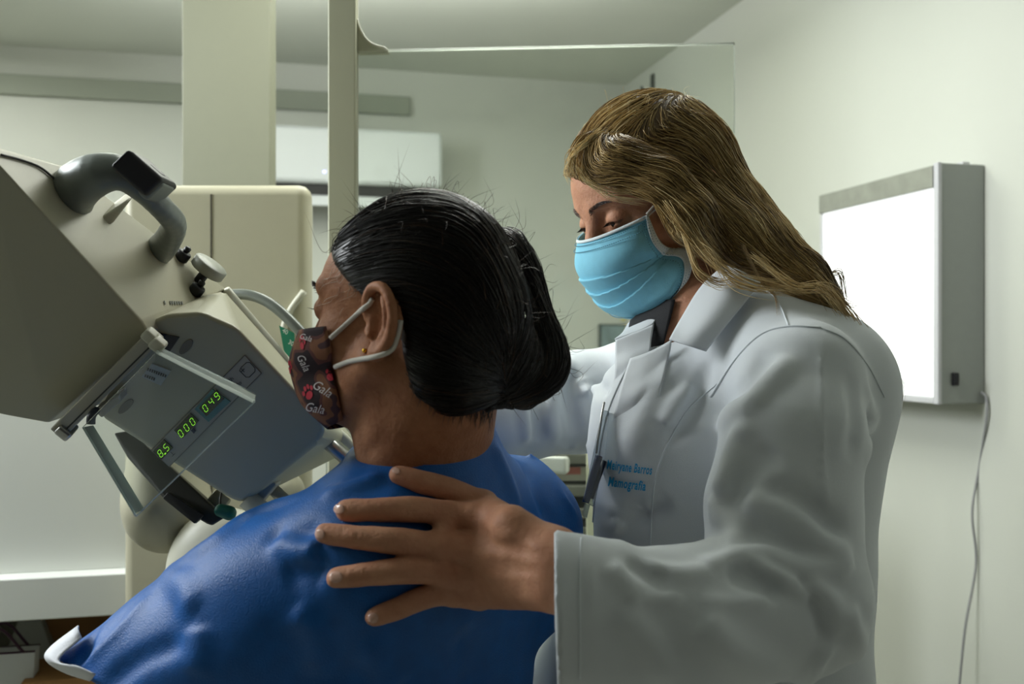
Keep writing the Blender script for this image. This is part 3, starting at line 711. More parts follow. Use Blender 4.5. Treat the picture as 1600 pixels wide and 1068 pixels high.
def cbox(name, px, py, w, su, sw, szz, rot, label):
    c = at_w(px, py, w); c[2] = sz + szz / 2 if py > 2000 else c[2]
    a = U * math.cos(rot) + W * math.sin(rot); b = -U * math.sin(rot) + W * math.cos(rot)
    o = thing(name, label, 'box', tuple(c - ZZ * szz / 2)); box('carton_body', c, (su, sw, szz), card, o, 0.002, a, b, ZZ)
    box('tape_strip', c + ZZ * (szz / 2), (su * 1.001, 0.03, 0.0006), mat('packing_tape', (185, 150, 100), .3), o, 0, a, b, ZZ)
    return o
c1 = at_w(112, 1052, wd + 0.13); hz = 0.032
o = thing('cardboard_box', 'flat brown cardboard box under the desk beside the blue hem', 'box', (c1[0], c1[1], sz), 'cartons under the desk')
zz = c1[2] + 0.002
box('carton_body', (c1[0] + .03, c1[1], (sz + zz + .012) / 2), (0.20, 0.14, zz + .012 - sz), card, o, .002, U, W, ZZ)
c2 = at_w(92, 1020, wd + 0.30)
o = thing('cardboard_box', 'taller brown cardboard box standing behind the flat one', 'box', (c2[0], c2[1], sz), 'cartons under the desk')
box('carton_body', (c2[0] + .06, c2[1], sz + 0.085), (0.16, 0.12, 0.17), card, o, .002, U, W, ZZ)
# gift bags: white and grey paper with dark maroon edging and handles
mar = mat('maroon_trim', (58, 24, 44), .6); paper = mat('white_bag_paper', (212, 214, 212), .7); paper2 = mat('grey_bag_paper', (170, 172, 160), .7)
def bag(px, w, wid, hgt, label, m, lean, top=1.0):
    c = at_w(px, 1000, w); c = np.array([c[0], c[1], sz])
    o = thing('paper_bag', label, 'bag', tuple(c), 'paper bags under the desk')
    a = U; v = W; L = ZZ + U * lean
    B = [c + a * s * wid / 2 + v * t * .03 for s in (-1, 1) for t in (-1, 1)]; Tt = [c + L * hgt + a * s * wid * top / 2 + v * t * .02 for s in (-1, 1) for t in (-1, 1)]
    hull('bag_body', B + Tt, m, o, .001, 1, smooth=False)
    for t in (-1, 1):
        tube('edge_trim', [Tt[0 if t < 0 else 1], Tt[2 if t < 0 else 3]], .002, mar, o, n=3, sides=6)
        tube('handle', [c + L * hgt + a * (-wid * .35 * top) + v * t * .02, c + L * (hgt + .045) + v * t * .02, c + L * hgt + a * (wid * .35 * top) + v * t * .02], .003, mar, o, n=16, sides=8)
    return o
bag(50, wd + 0.22, .16, .172, 'grey paper bag with thin dark handle under the desk', paper2, .0, .25)
bag(-8, wd + 0.10, .13, .145, 'bright white paper bag with maroon trim, nearest under the desk', paper, .05)
# ------------------------------------------------------------------ people: shared builders
class Frame:
    """head frame: x to the person's right, y forward (nose), z up; s = scale"""
    def __init__(f, O, yaw, pitch, roll=0.0, s=1.0):
        c, sn = math.cos(pitch), math.sin(pitch)
        fw = np.array([-math.cos(yaw) * c, math.sin(yaw) * c, -sn]); l = np.cross([0, 0, 1.0], fw); l /= np.linalg.norm(l)
        r = -l; u = np.cross(r, fw)
        if roll: r, u = r * math.cos(roll) + u * math.sin(roll), u * math.cos(roll) - r * math.sin(roll)
        f.R = np.stack([r, fw, u], 1); f.O = np.array(O, float); f.s = s
    def w(f, p): return f.O + (np.atleast_2d(p) * f.s) @ f.R.T if np.ndim(p) > 1 else f.O + f.R @ (np.array(p, float) * f.s)
    def loc(f, p): return ((p - f.O) @ f.R) / f.s
def head_sdf(S, f, lids=True, ears=True, top=0.0, fore=0.0):
    e = lambda c, r, k=.012, mode='u': S.ell(f.w(c), np.array(r) * f.s, f.R, k * f.s, mode)
    c_ = lambda a, b, ra, rb, k=.01, mode='u': S.cone(f.w(a), f.w(b), ra * f.s, rb * f.s, k * f.s, mode)
    e((0, -.012, .022), (.074, .096, .090 + top))                 # cranium
    e((0, .030 - fore * .4, .030 - fore), (.064, .064, .060 - fore * .3), .02)               # forehead
    e((0, .030, -.035), (.060, .060, .080), .02)               # face mass
    for s in (-1, 1):
        e((s * .040, .058, -.032), (.024, .024, .022), .02)    # cheek
        c_((s * .060, .010, -.055), (s * .020, .072, -.100), .018, .016, .02)   # jaw
        c_((s * .012, .088, .019), (s * .044, .072, .022), .0075, .007, .012)   # brow ridge
        e((s * .033, .098, .001), (.017, .017, .011), .012, 'sub')              # socket
    c_((0, .088, .010), (0, .113, -.036), .0075, .0115, .012)  # nose
    for s in (-1, 1): e((s * .012, .103, -.040), (.009, .010, .008), .006)
    e((0, .088, -.100), (.022, .018, .017), .015)              # chin
    e((0, .094, -.062), (.022, .012, .008), .01); e((0, .093, -.073), (.020, .012, .008), .01)   # lips
    c_((-.02, .104, -.067), (.02, .104, -.067), .003, .003, .004, 'sub')
    for s in (-1, 1):
        e((s * .032, .0755, .000), (.0155, .0150, .0138), .004)      # lids over the eyeball
        if lids: e((s * .033, .0945, -.0030), (.0150, .0090, .0030), .0025, 'sub')  # opening between the lids
    if ears:
        for s in (-1, 1): ear_sdf(S, f, s)
def ear_sdf(S, f, s, sc=1.0, k=.003):
    A = lambda y, z, x=0.0: f.w((s * (.0735 + x), -.008 + y * sc, -.022 + z * sc))
    kk = k * f.s
    # helix rim, lobe, antihelix, concha, tragus
    rim = [A(.014, .006, .002), A(.012, .022, .006), A(.002, .034, .010), A(-.012, .033, .014), A(-.021, .020, .017), A(-.022, .002, .016), A(-.014, -.016, .012), A(-.002, -.027, .008), A(.006, -.030, .005)]
    C = catmull(rim, 22); rr = np.interp(np.linspace(0, 1, 22), [0, .2, .5, .8, 1], [.0032, .0040, .0042, .0046, .0058]) * f.s
    S.ell(A(-.006, .002, .004), np.array((.005, .020, .031)) * f.s * sc, f.R, .006 * f.s)
    S.ell(A(-.002, -.002, .012), np.array((.008, .011, .015)) * f.s, f.R, .004 * f.s, 'sub')
    S.ell(A(-.004, .018, .013), np.array((.006, .010, .009)) * f.s, f.R, .004 * f.s, 'sub')
    S.chain(C, rr, kk)
    anti = [A(-.010, .024, .010), A(-.013, .010, .012), A(-.010, -.006, .010), A(-.002, -.016, .008)]
    S.chain(catmull(anti, 9), np.full(9, .0030) * f.s, kk)
    S.cone(A(.012, -.006, .004), A(.010, -.010, .007), .0042 * f.s, .0036 * f.s, kk)
    S.ell(A(.005, -.026, .006), np.array((.0045, .0075, .0085)) * f.s, f.R, .004 * f.s)

def hair_mat(name, c1, c2, c3, rough=0.38, spec=0.5):
    """each strand keeps its own tone, from a number stored on the mesh"""
    m = bpy.data.materials.new(name); m.use_nodes = True; nt = m.node_tree; b = nt.nodes['Principled BSDF']
    at = nt.nodes.new('ShaderNodeAttribute'); at.attribute_name = 'tone'
    cr = nt.nodes.new('ShaderNodeValToRGB'); el = cr.color_ramp.elements
    el[0].color = lin(c1); el[1].color = lin(c3); e = el.new(0.5); e.color = lin(c2)
    nt.links.new(at.outputs['Fac'], cr.inputs[0]); nt.links.new(cr.outputs[0], b.inputs['Base Color'])
    b.inputs['Roughness'].default_value = rough; b.inputs['Specular IOR Level'].default_value = spec
    return m
def strands(name, C, r0, m, parent, tone, taper=True, sides=3):
    """C (S,n,3) strand centre lines -> one hair mesh with a tone per strand"""
    S_, n, _ = C.shape
    prof = np.ones(n)
    if taper: prof = np.clip((1 - np.linspace(0, 1, n)) * 3.0, 0.12, 1)
    V, Fc = tubes_vf(C, np.asarray(r0).reshape(-1, 1) * prof[None] if np.ndim(r0) else r0 * prof[None] * np.ones((S_, 1)), sides, cap=False)
    o = mesh(name, V, Fc, m, parent)
    at = o.data.attributes.new('tone', 'FLOAT', 'POINT'); at.data.foreach_set('value', np.repeat(np.asarray(tone, np.float32), n * sides))
    return o
def flow_strands(S, roots, guides, n, step, lift, rs, sigma=0.03, wob=0.15, clump=None, gravity=None):
    """grow strands over the surface S along the direction of the guide lines"""
    G = []; T = []
    for g in guides:
        c = catmull(g, 24); t = np.gradient(c, axis=0); t /= np.linalg.norm(t, axis=1, keepdims=True); G.append(c); T.append(t)
    G = np.concatenate(G); T = np.concatenate(T)
    p = roots.copy(); out = [p.copy()]; ph = rs.rand(len(p), 3) * 6.28; prev = None
    lf = lift if np.ndim(lift) else np.full(len(p), lift)
    for i in range(n - 1):
        d2 = ((p[:, None, :] - G[None]) ** 2).sum(2); w = np.exp(-(d2 - d2.min(1, keepdims=True)) / (2 * sigma ** 2)); w /= w.sum(1, keepdims=True)
        v = w @ T
        if prev is not None: v = v + 0.8 * prev
        v /= np.linalg.norm(v, axis=1, keepdims=True) + 1e-9; prev = v
        st = step if np.ndim(step) == 0 else step[:, None]
        q = p + (v + wob * np.sin(ph + i * 0.55)) * st
        nn = S.grad(q, .002); nn /= np.linalg.norm(nn, axis=1, keepdims=True) + 1e-9
        d = S(q); f_ = np.clip(d - lf, -.02, .02)[:, None]
        q = q - nn * np.where(f_ > 0, f_ * 0.6, f_)
        p = q; out.append(p.copy())
    C = np.stack(out, 1)
    if clump is not None:
        a = np.linspace(0, 1, n)[None, :, None] ** 0.8 * clump[1] * np.exp(-(((roots - roots[clump[0]]) ** 2).sum(1) / .009 ** 2))[:, None, None]
        C = C * (1 - a) + C[clump[0]] * a
    return C
def surface_roots(V, Q, rs, count, keep):
    """random points on the mesh faces where keep(p) is true"""
    Q = np.asarray(Q); A = V[Q[:, 0]]; B = V[Q[:, 1]]; C = V[Q[:, 2]]; D = V[Q[:, 3]]
    i = rs.randint(0, len(Q), count * 3); u = rs.rand(len(i), 1); v = rs.rand(len(i), 1)
    p = (A[i] * (1 - u) + B[i] * u) * (1 - v) + (D[i] * (1 - u) + C[i] * u) * v
    p = p[keep(p)]; return p[:count]

def skin_mat(name, rgb, rgb2):
    m = mat(name, rgb, 0.58, sss=0.12, bump=0.45, bscale=260, spec=0.3)
    nt = m.node_tree; b = nt.nodes['Principled BSDF']; tc = nt.nodes.new('ShaderNodeTexCoord')
    n = nt.nodes.new('ShaderNodeTexNoise'); n.inputs['Scale'].default_value = 38; n.inputs['Detail'].default_value = 6; n.inputs['Roughness'].default_value = 0.65
    cr = nt.nodes.new('ShaderNodeValToRGB'); cr.color_ramp.elements[0].position = .35; cr.color_ramp.elements[1].position = .68
    cr.color_ramp.elements[0].color = lin(rgb2); cr.color_ramp.elements[1].color = lin(rgb)
    nt.links.new(tc.outputs['Object'], n.inputs[0]); nt.links.new(n.outputs['Fac'], cr.inputs[0]); nt.links.new(cr.outputs[0], b.inputs['Base Color'])
    return m
# ------------------------------------------------------------------ the patient
rs = np.random.RandomState(5)
pat = thing('person', 'woman with dark pinned-up hair and printed face mask in a blue gown, seen from behind', 'person', (0.0, 1.0, 0.0))
skinP = skin_mat('skin_tan', (176, 122, 88), (152, 100, 70))
fp = Frame((-.0965, .948, 1.3865), math.radians(23), math.radians(4), 0.0, 0.95)

# gown first: the hands and neck need its surface
G = SDF()
sh = np.array([.163, .26, 0]); sh /= np.linalg.norm(sh)          # line of the shoulders
fwP = np.array([-sh[1], sh[0], 0])
cL, cR = P(585, 868, .90), P(800, 800, 1.12)
G.econe(P(600, 880, .95), P(790, 832, 1.10), (.078, .080), (.082, .078), ZZ, .02)
G.econe(P(680, 800, 1.0), P(664, 690, .99), (.110, .078), (.078, .069), sh, .04)
G.econe(P(640, 900, 1.02), P(600, 1250, 1.02), (.150, .115), (.165, .135), sh, .05)
G.econe(P(705, 900, 1.10), P(680, 1150, 1.10), (.085, .09), (.08, .09), sh, .04)
G.cone(P(795, 838, 1.11), P(812, 900, 1.12), .078, .070, .03)
G.chain(PP([(560, 880, .93), (430, 948, .95), (300, 1040, .97), (190, 1130, .98)]), [.078, .080, .079, .083], .03)
G.econe(P(420, 1020, 1.0), P(300, 1180, 1.02), (.10, .12), (.12, .12), (1, 0, 0), .05)
G.cone(P(300, 1040, .97), P(124, 1076, .95), .079, .040, .02)
Gb = SDF(); Gb.ops = list(G.ops)
def fl(S, base, px, w, h, **k):
    S.fold(base.hit(px), w, h * 1.5, **k)
# cloth folds where the photograph shows them
fl(G, Gb, [(478, 770), (400, 800), (330, 850), (262, 893)], .010, .006)
fl(G, Gb, [(390, 800), (350, 840), (300, 880)], .006, .003, sharp=True)
fl(G, Gb, [(255, 885), (285, 912), (305, 960)], .014, .0045)
fl(G, Gb, [(308, 975), (308, 1010), (300, 1055)], .014, .003)
fl(G, Gb, [(235, 930), (190, 980), (120, 1050)], .006, .004, sharp=True)
fl(G, Gb, [(150, 960), (140, 1000), (128, 1040)], .007, -.004)
fl(G, Gb, [(290, 1000), (220, 1030), (160, 1075)], .010, -.004)
fl(G, Gb, [(430, 838), (470, 862), (500, 858)], .011, .007)
fl(G, Gb, [(415, 832), (455, 838), (510, 824)], .010, -.003)
fl(G, Gb, [(440, 905), (480, 890), (510, 900)], .013, -.003)
fl(G, Gb, [(455, 950), (490, 985), (500, 1060)], .012, .004)
fl(G, Gb, [(600, 742), (550, 760), (500, 775)], .008, .004)
fl(G, Gb, [(640, 725), (690, 712), (745, 690)], .006, .003, sharp=True)
fl(G, Gb, [(770, 690), (790, 740), (810, 800)], .010, .004)
fl(G, Gb, [(800, 680), (835, 715), (880, 775), (905, 815)], .005, .0045, sharp=True)
fl(G, Gb, [(810, 720), (840, 770), (860, 820)], .010, -.003)
fl(G, Gb, [(560, 1000), (600, 1040), (620, 1075)], .014, .004)
fl(G, Gb, [(720, 980), (740, 1030), (740, 1075)], .016, -.004)
fl(G, Gb, [(640, 760), (600, 800), (560, 850)], .014, .003)
G.noise(.0009, 70, 4)
# hem of the raised sleeve: the cloth ends here
hp_ = PP([(78, 1022, .93), (146, 1064, .93), (120, 1040, 1.10)]); nh = np.cross(hp_[1] - hp_[0], hp_[2] - hp_[0]); nh = -nh * np.sign(nh[2])
G.plane(hp_[0], nh, .003)

drape = mat('blue_nonwoven', (4, 88, 164), 0.45, noise=0.10, nscale=60, bump=0.35, bscale=700, spec=.4)
NP = PP([(540, 724, .94), (755, 668, .99), (700, 640, 1.08)]); nn_ = np.cross(NP[1] - NP[0], NP[2] - NP[0]); nn_ = nn_ * np.sign(nn_[2])
G.plane(NP[0], nn_, .003)
V, Q_ = G.vf((-.60, .74, .80), (.22, 1.32, 1.30), .0042)
mesh('gown', V, Q_, drape, pat)

# body: head, neck, shoulders under the gown
B = SDF(); head_sdf(B, fp, lids=True, ears=False, top=-.016, fore=.012)
nk0 = fp.w((0, -.030, -.060))
B.econe(nk0, P(672, 700, .985), (.062, .056), (.066, .058), sh, .02)
B.econe(P(682, 745, .99), P(680, 800, .99), (.052, .045), (.08, .05), sh, .03)
B.cone(nk0 + fp.R[:, 1] * .02, P(628, 690, .96), .036, .042, .03)
B.fold(PP([(556, 722, .93), (600, 690, .92), (640, 668, .92), (690, 655, .93)]), .007, -.0022)
B.fold(PP([(585, 600, .91), (600, 640, .92), (575, 700, .92)]), .009, .003)
B.fold(PP([(700, 640, .93), (730, 650, .95), (755, 655, .98)]), .006, -.002)
ear_sdf(B, fp, 1); 
# near ear (her left), a touch larger and standing off
ear_sdf(B, fp, -1, .97)
V, Q_ = B.vf(fp.O - np.array([.15, .14, .27]), fp.O + np.array([.14, .14, .13]), .0024)
T_ = SDF(); T_.econe(P(672, 730, .985), P(672, 760, .985), (.05, .045), (.06, .05), sh, .02); T_.econe(P(685, 790, .99), P(680, 900, 1.0), (.06, .045), (.11, .07), sh, .05)
T_.econe(P(620, 890, .97), P(780, 840, 1.08), (.05, .05), (.05, .05), ZZ, .02); T_.chain(PP([(590, 890, .95), (430, 958, .95), (300, 1050, .97), (215, 1120, .98)]), [.05, .045, .04, .03], .02)
T_.econe(P(640, 900, 1.02), P(600, 1250, 1.02), (.12, .09), (.13, .10), sh, .05)
V2, Q2 = T_.vf((-.45, .80, .80), (.20, 1.25, 1.30), .007)
BB = SDF(); BB.ops = list(B.ops)
Vb, Fb = join([(V, Q_), (V2, Q2)])
mesh('body', Vb, Fb, skinP, pat)
# earring
er = fp.w((-.0865, -.001, -.050))
f5 = SDF(); f5.ell(BB.hit([(570, 548)], off=.0005)[0], (.0022,) * 3); e5 = BB.hit([(570, 548)], off=.001)[0]
V, Q_ = f5.vf(e5 - .006, e5 + .006, .0006); mesh('earring', V, Q_, mat('gold', (230, 180, 60), .25, 1.0), pat)
# eyes
for s in (-1, 1):
    c = fp.w((s * .032, .0750, 0)); f6 = SDF(); f6.ell(c, (.0118,) * 3); V, Q_ = f6.vf(c - .016, c + .016, .0014); mesh('eye', V, Q_, mat('eye_white', (190, 180, 170), .2), pat)

# hair mass: swept back, rolled into a low bun with a looped tail
H = SDF()
e = lambda c, r, k=.02, mode='u': H.ell(fp.w(c), np.array(r) * fp.s, fp.R, k, mode)
e((0, -.016, .030), (.079, .088, .080))
e((0, .022, .028), (.068, .064, .056), .02)
e((0, -.046, -.005), (.070, .060, .074), .03)
H.cone(fp.w((-.01, -.085, -.01)), P(785, 575, .985), .034, .036, .03)
H.ell(P(775, 580, .97), (.052, .045, .040), None, .02)
H.ell(P(745, 615, .97), (.040, .040, .020), None, .02)
H.chain(catmull(PP([(792, 385, 1.0), (818, 428, .99), (836, 482, .98), (856, 530, .97), (862, 566, .965), (842, 588, .96), (806, 598, .97), (775, 600, .975)]), 16), np.interp(np.linspace(0, 1, 16), [0, .2, .35, .6, 1], [.018, .014, .0125, .0165, .022]), .004)
H.ell(P(819, 488, .96), (.0050, .08, .012), None, .003, 'sub')      # gap inside the loop
# hairline: keep the face and ear clear
H.ell(fp.w((0, .125, -.02)), np.array((.13, .11, .095)) * fp.s, fp.R, .005, 'sub')
n2 = fp.R @ np.array([0, .62, -.60]); H.plane(fp.w((-.05, .000, -.010)), n2, .008)
H.ell(fp.w((-.085, .030, -.035)), np.array((.028, .042, .040)) * fp.s, fp.R, .008, 'sub')
H.ell(fp.w((-.080, -.010, -.026)), np.array((.022, .020, .034)) * fp.s, fp.R, .005, 'sub')
H.chain(BB.hit([(652, 548), (680, 588), (718, 612), (752, 606)], off=-.012), [.016, .019, .021, .021], .02)
hairP = hair_mat('black_brown_hair', (10, 8, 8), (26, 18, 15), (84, 58, 38), 0.36, 0.55)
Vh, Qh = H.vf((-.26, .76, 1.20), (.16, 1.14, 1.56), .0032)
hb = mesh('hair', Vh, Qh, hairP, pat)
at = hb.data.attributes.new('tone', 'FLOAT', 'POINT'); at.data.foreach_set('value', np.full(len(Vh), .1, np.float32))
Hn = lambda px: H.hit(px, off=.001)
gd = [Hn([(548, 392), (600, 372), (680, 380), (760, 440), (800, 520), (800, 570)]),
      Hn([(580, 340), (650, 318), (740, 335), (800, 400), (838, 470), (858, 540)]),
      Hn([(560, 430), (620, 420), (700, 450), (760, 520), (790, 570)]),
      Hn([(640, 540), (680, 560), (730, 590), (780, 590)]),
      Hn([(660, 620), (700, 620), (750, 605), (790, 590)]),
      Hn([(830, 440), (856, 510), (868, 555), (845, 592), (800, 600)])]
m_ = lambda g: fp.w(fp.loc(g) * np.array([-1, 1, 1]))
gd += [m_(g) for g in gd[:4]] + [np.array([fp.w((0, .06, .10)), fp.w((0, 0, .125)), fp.w((0, -.07, .10)), fp.w((0, -.11, .03)), P(800, 500, 1.0)])]
roots = surface_roots(Vh, Qh, rs, 5200, lambda p: p[:, 2] > 1.2)
cl = rs.randint(0, len(roots), len(roots))
# clump with a near neighbour
gi = rs.choice(len(roots), 420, replace=False); d = ((roots[:, None] - roots[None, gi]) ** 2).sum(2); cl = gi[d.argmin(1)]
C = flow_strands(H, roots, gd, 16, .0062, .0004 + .0022 * rs.rand(len(roots)) ** 2, rs, .022, .10, (cl, .45))
tone = np.clip(.15 + .35 * rs.rand(len(roots)) ** 2 + .5 * (rs.rand(len(roots)) > .93) + .35 * rs.rand(len(roots)) * (fp.loc(roots)[:, 2] > .085), 0, 1)  # crown strands made lighter: top sheen put into their tone

# flyaways
ro = surface_roots(Vh, Qh, rs, 520, lambda p: (fp.loc(p)[:, 2] > .06) | (fp.loc(p)[:, 1] < -.09))
nr = H.normal(ro); dr = nr * .5 + rs.normal(size=nr.shape) * .6; dr /= np.linalg.norm(dr, axis=1, keepdims=True)
t = np.linspace(0, 1, 16)[None, :, None]; Ls = (.006 + .030 * rs.rand(len(ro)) ** 2)[:, None, None]
k_ = rs.normal(size=(len(ro), 1, 3)) * .35
C2 = ro[:, None] + dr[:, None] * Ls * t + k_ * Ls * np.sin(t * 4.5) * t

strands('hair_strands', np.concatenate([C, C2]), np.r_[np.full(len(C), .00042), np.full(len(C2), .00022)], hairP, hb, np.r_[tone, .5 + .5 * rs.rand(len(ro))])
# grey wisps at the temple and fine nape hair
w_ = []
for i in range(26):
    a = np.array([rs.uniform(520, 560), rs.uniform(395, 480)]); b = a + np.array([rs.uniform(-32, -4), rs.uniform(10, 26)])
    mid = (a + b) / 2 + rs.normal(size=2) * 5; w_.append(BB.hit([a, mid, b], off=.0015))
C = np.stack([catmull(x, 10) for x in w_]); strands('temple_wisps', C, .00022, hair_mat('grey_wisp', (120, 95, 70), (150, 125, 100), (180, 160, 140)), hb, rs.rand(len(C)))
w_ = []
for i in range(170):
    a = np.array([rs.uniform(650, 770), 0]); a[1] = np.interp(a[0], [650, 700, 770], [590, 625, 635]) + rs.uniform(-6, 4); b = a + np.array([rs.uniform(-16, 8), rs.uniform(10, 42)])
    w_.append(BB.hit([a, (a + b) / 2 + rs.normal(size=2) * 2, b], off=.001))
C = np.stack([catmull(x, 8) for x in w_]); strands('nape_hair', C, .00022, hairP, hb, .3 * rs.rand(len(C)))

# face mask of the patient: moulded cloth shell over mouth and nose
Mk = SDF()
Mk.ell(fp.w((0, .070, -.062)), np.array((.060, .058, .060)) * fp.s, fp.R, .01)
Mk.ell(fp.w((0, .098, -.050)), np.array((.020, .030, .036)) * fp.s, fp.R, .03)
Mo = SDF(); Mo.ops = list(Mk.ops)
def mask_pts(px, off=0.0): return Mo.hit(px, off=off)
from mathutils.bvhtree import BVHTree
class MeshHit:
    def __init__(s, *obs):
        s.t = []
        for o in obs:
            me = o.data; s.t.append(BVHTree.FromPolygons([tuple(v.co) for v in me.vertices], [tuple(p.vertices) for p in me.polygons]))
    def hit(s, px, off=0.0, d0=0, d1=0):
        out = []
        for x, y in np.atleast_2d(px):
            o = Vector((0, 0, CAM)); d = Vector(((x - 800) / F, 1, (HZ - y) / F)).normalized(); best = None
            for t in s.t:
                r = t.ray_cast(o, d)
                if r[0] is not None and (best is None or r[3] < best[3]): best = r
            if best is None: out.append(out[-1] if out else np.array(P(x, y, 1.0))); continue
            n = best[1] if best[1].dot(d) < 0 else -best[1]; out.append(np.array(best[0] + n * off))
        return np.array(out)
def mask_sheet(fr, centre, edge_near, edge_far, na=26, nb=61, pleat=None, power=1.0, top=None):
    """cloth mask: rows run across the face from her left cheek to her right"""
    c = catmull(centre, na); e1 = catmull(edge_near, na); e2 = catmull(edge_far, na); Gd = np.zeros((na, nb, 3))
    for j, s in enumerate(np.linspace(-1, 1, nb)):
        e = e1 if s < 0 else e2; a = abs(s) * math.pi / 2
        pw = power if top is None else (power + (top - power) * np.exp(-np.linspace(0, 1, na) / .12))[:, None]
        q = e + (c - e) * (max(math.cos(a), 0) ** pw); q[:, 0] = e[:, 0] * math.sin(a) ** .9 if s else 0
        Gd[:, j] = q
    if pleat is not None: Gd = pleat(Gd, na, nb)
    return np.stack([fr.w(r) for r in Gd])
en = fp.loc(BB.hit([(513, 511), (521, 545), (523, 578), (532, 612), (539, 652)], off=.004))
ef = en * np.array([-1, 1, 1])
cn = np.array([(0, .1165, -.020), (0, .1330, -.048), (0, .1335, -.075), (0, .122, -.098), (0, .098, -.122)])
Gm = mask_sheet(fp, cn, en, ef, power=.85)
V, Fc = grid_vf(Gm, .0012)
mp = bpy.data.materials.new('printed_cotton'); mp.use_nodes = True; nt = mp.node_tree; b = nt.nodes['Principled BSDF']; b.inputs['Roughness'].default_value = .8
tc = nt.nodes.new('ShaderNodeTexCoord'); n = nt.nodes.new('ShaderNodeTexNoise'); n.inputs['Scale'].default_value = 34; n.inputs['Detail'].default_value = 1.5; cr = nt.nodes.new('ShaderNodeValToRGB'); cr.color_ramp.interpolation = 'CONSTANT'
el = cr.color_ramp.elements; el[0].color = lin((44, 26, 32)); el[1].color = lin((132, 84, 56)); el[1].position = .50
q = el.new(.43); q.color = lin((96, 52, 48)); q = el.new(.60); q.color = lin((70, 40, 44))
nt.links.new(tc.outputs['Object'], n.inputs[0]); nt.links.new(n.outputs['Fac'], cr.inputs[0]); nt.links.new(cr.outputs[0], b.inputs['Base Color'])
mkp = mesh('face_mask', V, Fc, mp, pat)
MH = MeshHit(mkp)
wt = mat('white_print', (225, 215, 215), .7); rd = mat('red_print', (200, 40, 62), .7)
def paw(cx, cy, sx, sy, rot):
    parts = []
    for (a, b_, r1, r2) in ((0, .25, .62, .48), (-.75, -.35, .24, .32), (-.28, -.75, .24, .34), (.28, -.75, .24, .34), (.75, -.35, .24, .32)):
        t = np.linspace(0, 2 * np.pi, 13)[:-1]; x = a + r1 * np.cos(t); y = b_ + r2 * np.sin(t)
        px = np.stack([cx + (x * math.cos(rot) - y * math.sin(rot)) * sx, cy + (x * math.sin(rot) + y * math.cos(rot)) * sy], 1)
        parts.append((MH.hit(px, off=.0007), [list(range(12))]))
    V, Fc = join(parts); mesh('paw_print', V, Fc, rd, mkp, False)
paw(517, 586, 9, 12, .3); paw(483, 614, 9, 13, -.5); paw(473, 537, 5, 12, .2); paw(453, 576, 4, 12, .1)
for (x, y, a, k) in ((487, 604, .55, 18), (476, 640, .18, 17), (464, 556, 1.1, 15), (468, 528, .3, 11)):
    ex = np.array([math.cos(a), math.sin(a)]) * k; ey = np.array([math.sin(a), -math.cos(a)]) * k * 1.15
    text_on('printed_word', 'Gala', None, (x, y), ex, ey, wt, mkp, off=.0009, shear=.25, surf=MH)
# ear loops
strap = mat('elastic_strap', (205, 200, 190), .7)
BH = BB
def loop(px, r, off=.0016, m=strap, par=None, S=None, n=30):
    C = catmull(px, n); pts = (S or BH).hit(C, off=off); 
    for _ in range(2): pts[1:-1] = (pts[:-2] + pts[1:-1] * 2 + pts[2:]) / 4
    return mesh('ear_loop', *tubes_vf(pts[None], np.full((1, n), r), 8), m, par)
loop([(518, 528), (535, 513), (556, 493), (572, 478), (584, 467)], .0024, .0018, par=mkp)
loop([(526, 572), (550, 564), (575, 559), (600, 551), (614, 540), (622, 522), (626, 500)], .0024, .0016, par=mkp)
st = MH.hit([(516, 529)], off=.001)[0]; 
lash = hair_mat('eyelash_black', (10, 8, 8), (14, 10, 10), (20, 14, 12))
w_ = []
for i in range(7):
    a = fp.w((-.020 - .003 * i, .092 - .0012 * i, .001)); b_ = a + fp.R @ np.array([-.001 * i, .008, .0015]); w_.append(np.array([a, (a + b_) / 2 - ZZ * .001, b_]))
strands('eyelashes', np.stack(w_), .00035, lash, pat, np.zeros(7))
w_ = []
for i in range(60):
    t_ = rs.rand(); a = fp.w((-.014 - .034 * t_, .0985 - .020 * t_ ** 1.3, .020 + .006 * math.sin(t_ * 2.6) + rs.uniform(-.002, .002))); w_.append(np.array([a, a + fp.R @ np.array([-.004, .001, .001]), a + fp.R @ np.array([-.008, -.001, 0])]))
strands('eyebrow', np.stack(w_), .0003, lash, pat, np.zeros(60))
lining = mat('white_lining', (222, 224, 230), .7, bump=.2, bscale=500)
lg = patch([PP([(122, 976, .95), (78, 1010, .945), (70, 1030, .935), (98, 1050, .925), (140, 1064, .915)]), PP([(122, 984, .93), (82, 1016, .925), (80, 1032, .915), (108, 1044, .905), (144, 1060, .90)]), PP([(128, 996, .925), (96, 1022, .915), (94, 1034, .91), (118, 1040, .90), (148, 1054, .895)])], 10, 20)
mesh('lining', *grid_vf(lg, .0015), lining, pat)
# ------------------------------------------------------------------ the doctor
rs = np.random.RandomState(11)
doc = thing('person', 'blonde woman in a white lab coat and blue surgical mask, looking down at the patient', 'person', (0.19, 1.15, 0.0))
skinD = skin_mat('skin_fair', (198, 146, 116), (184, 130, 102))
fd = Frame((0, 0, 0), math.radians(-25), math.radians(27), 0.0, 1.0); fd.O = np.array([.1216, 1.17, 1.4945]) - fd.R @ np.array([-.032, .08, 0])
sd = np.array([-.5, .85, 0]); sd /= np.linalg.norm(sd); fwD = np.array([-.85, -.5, 0])

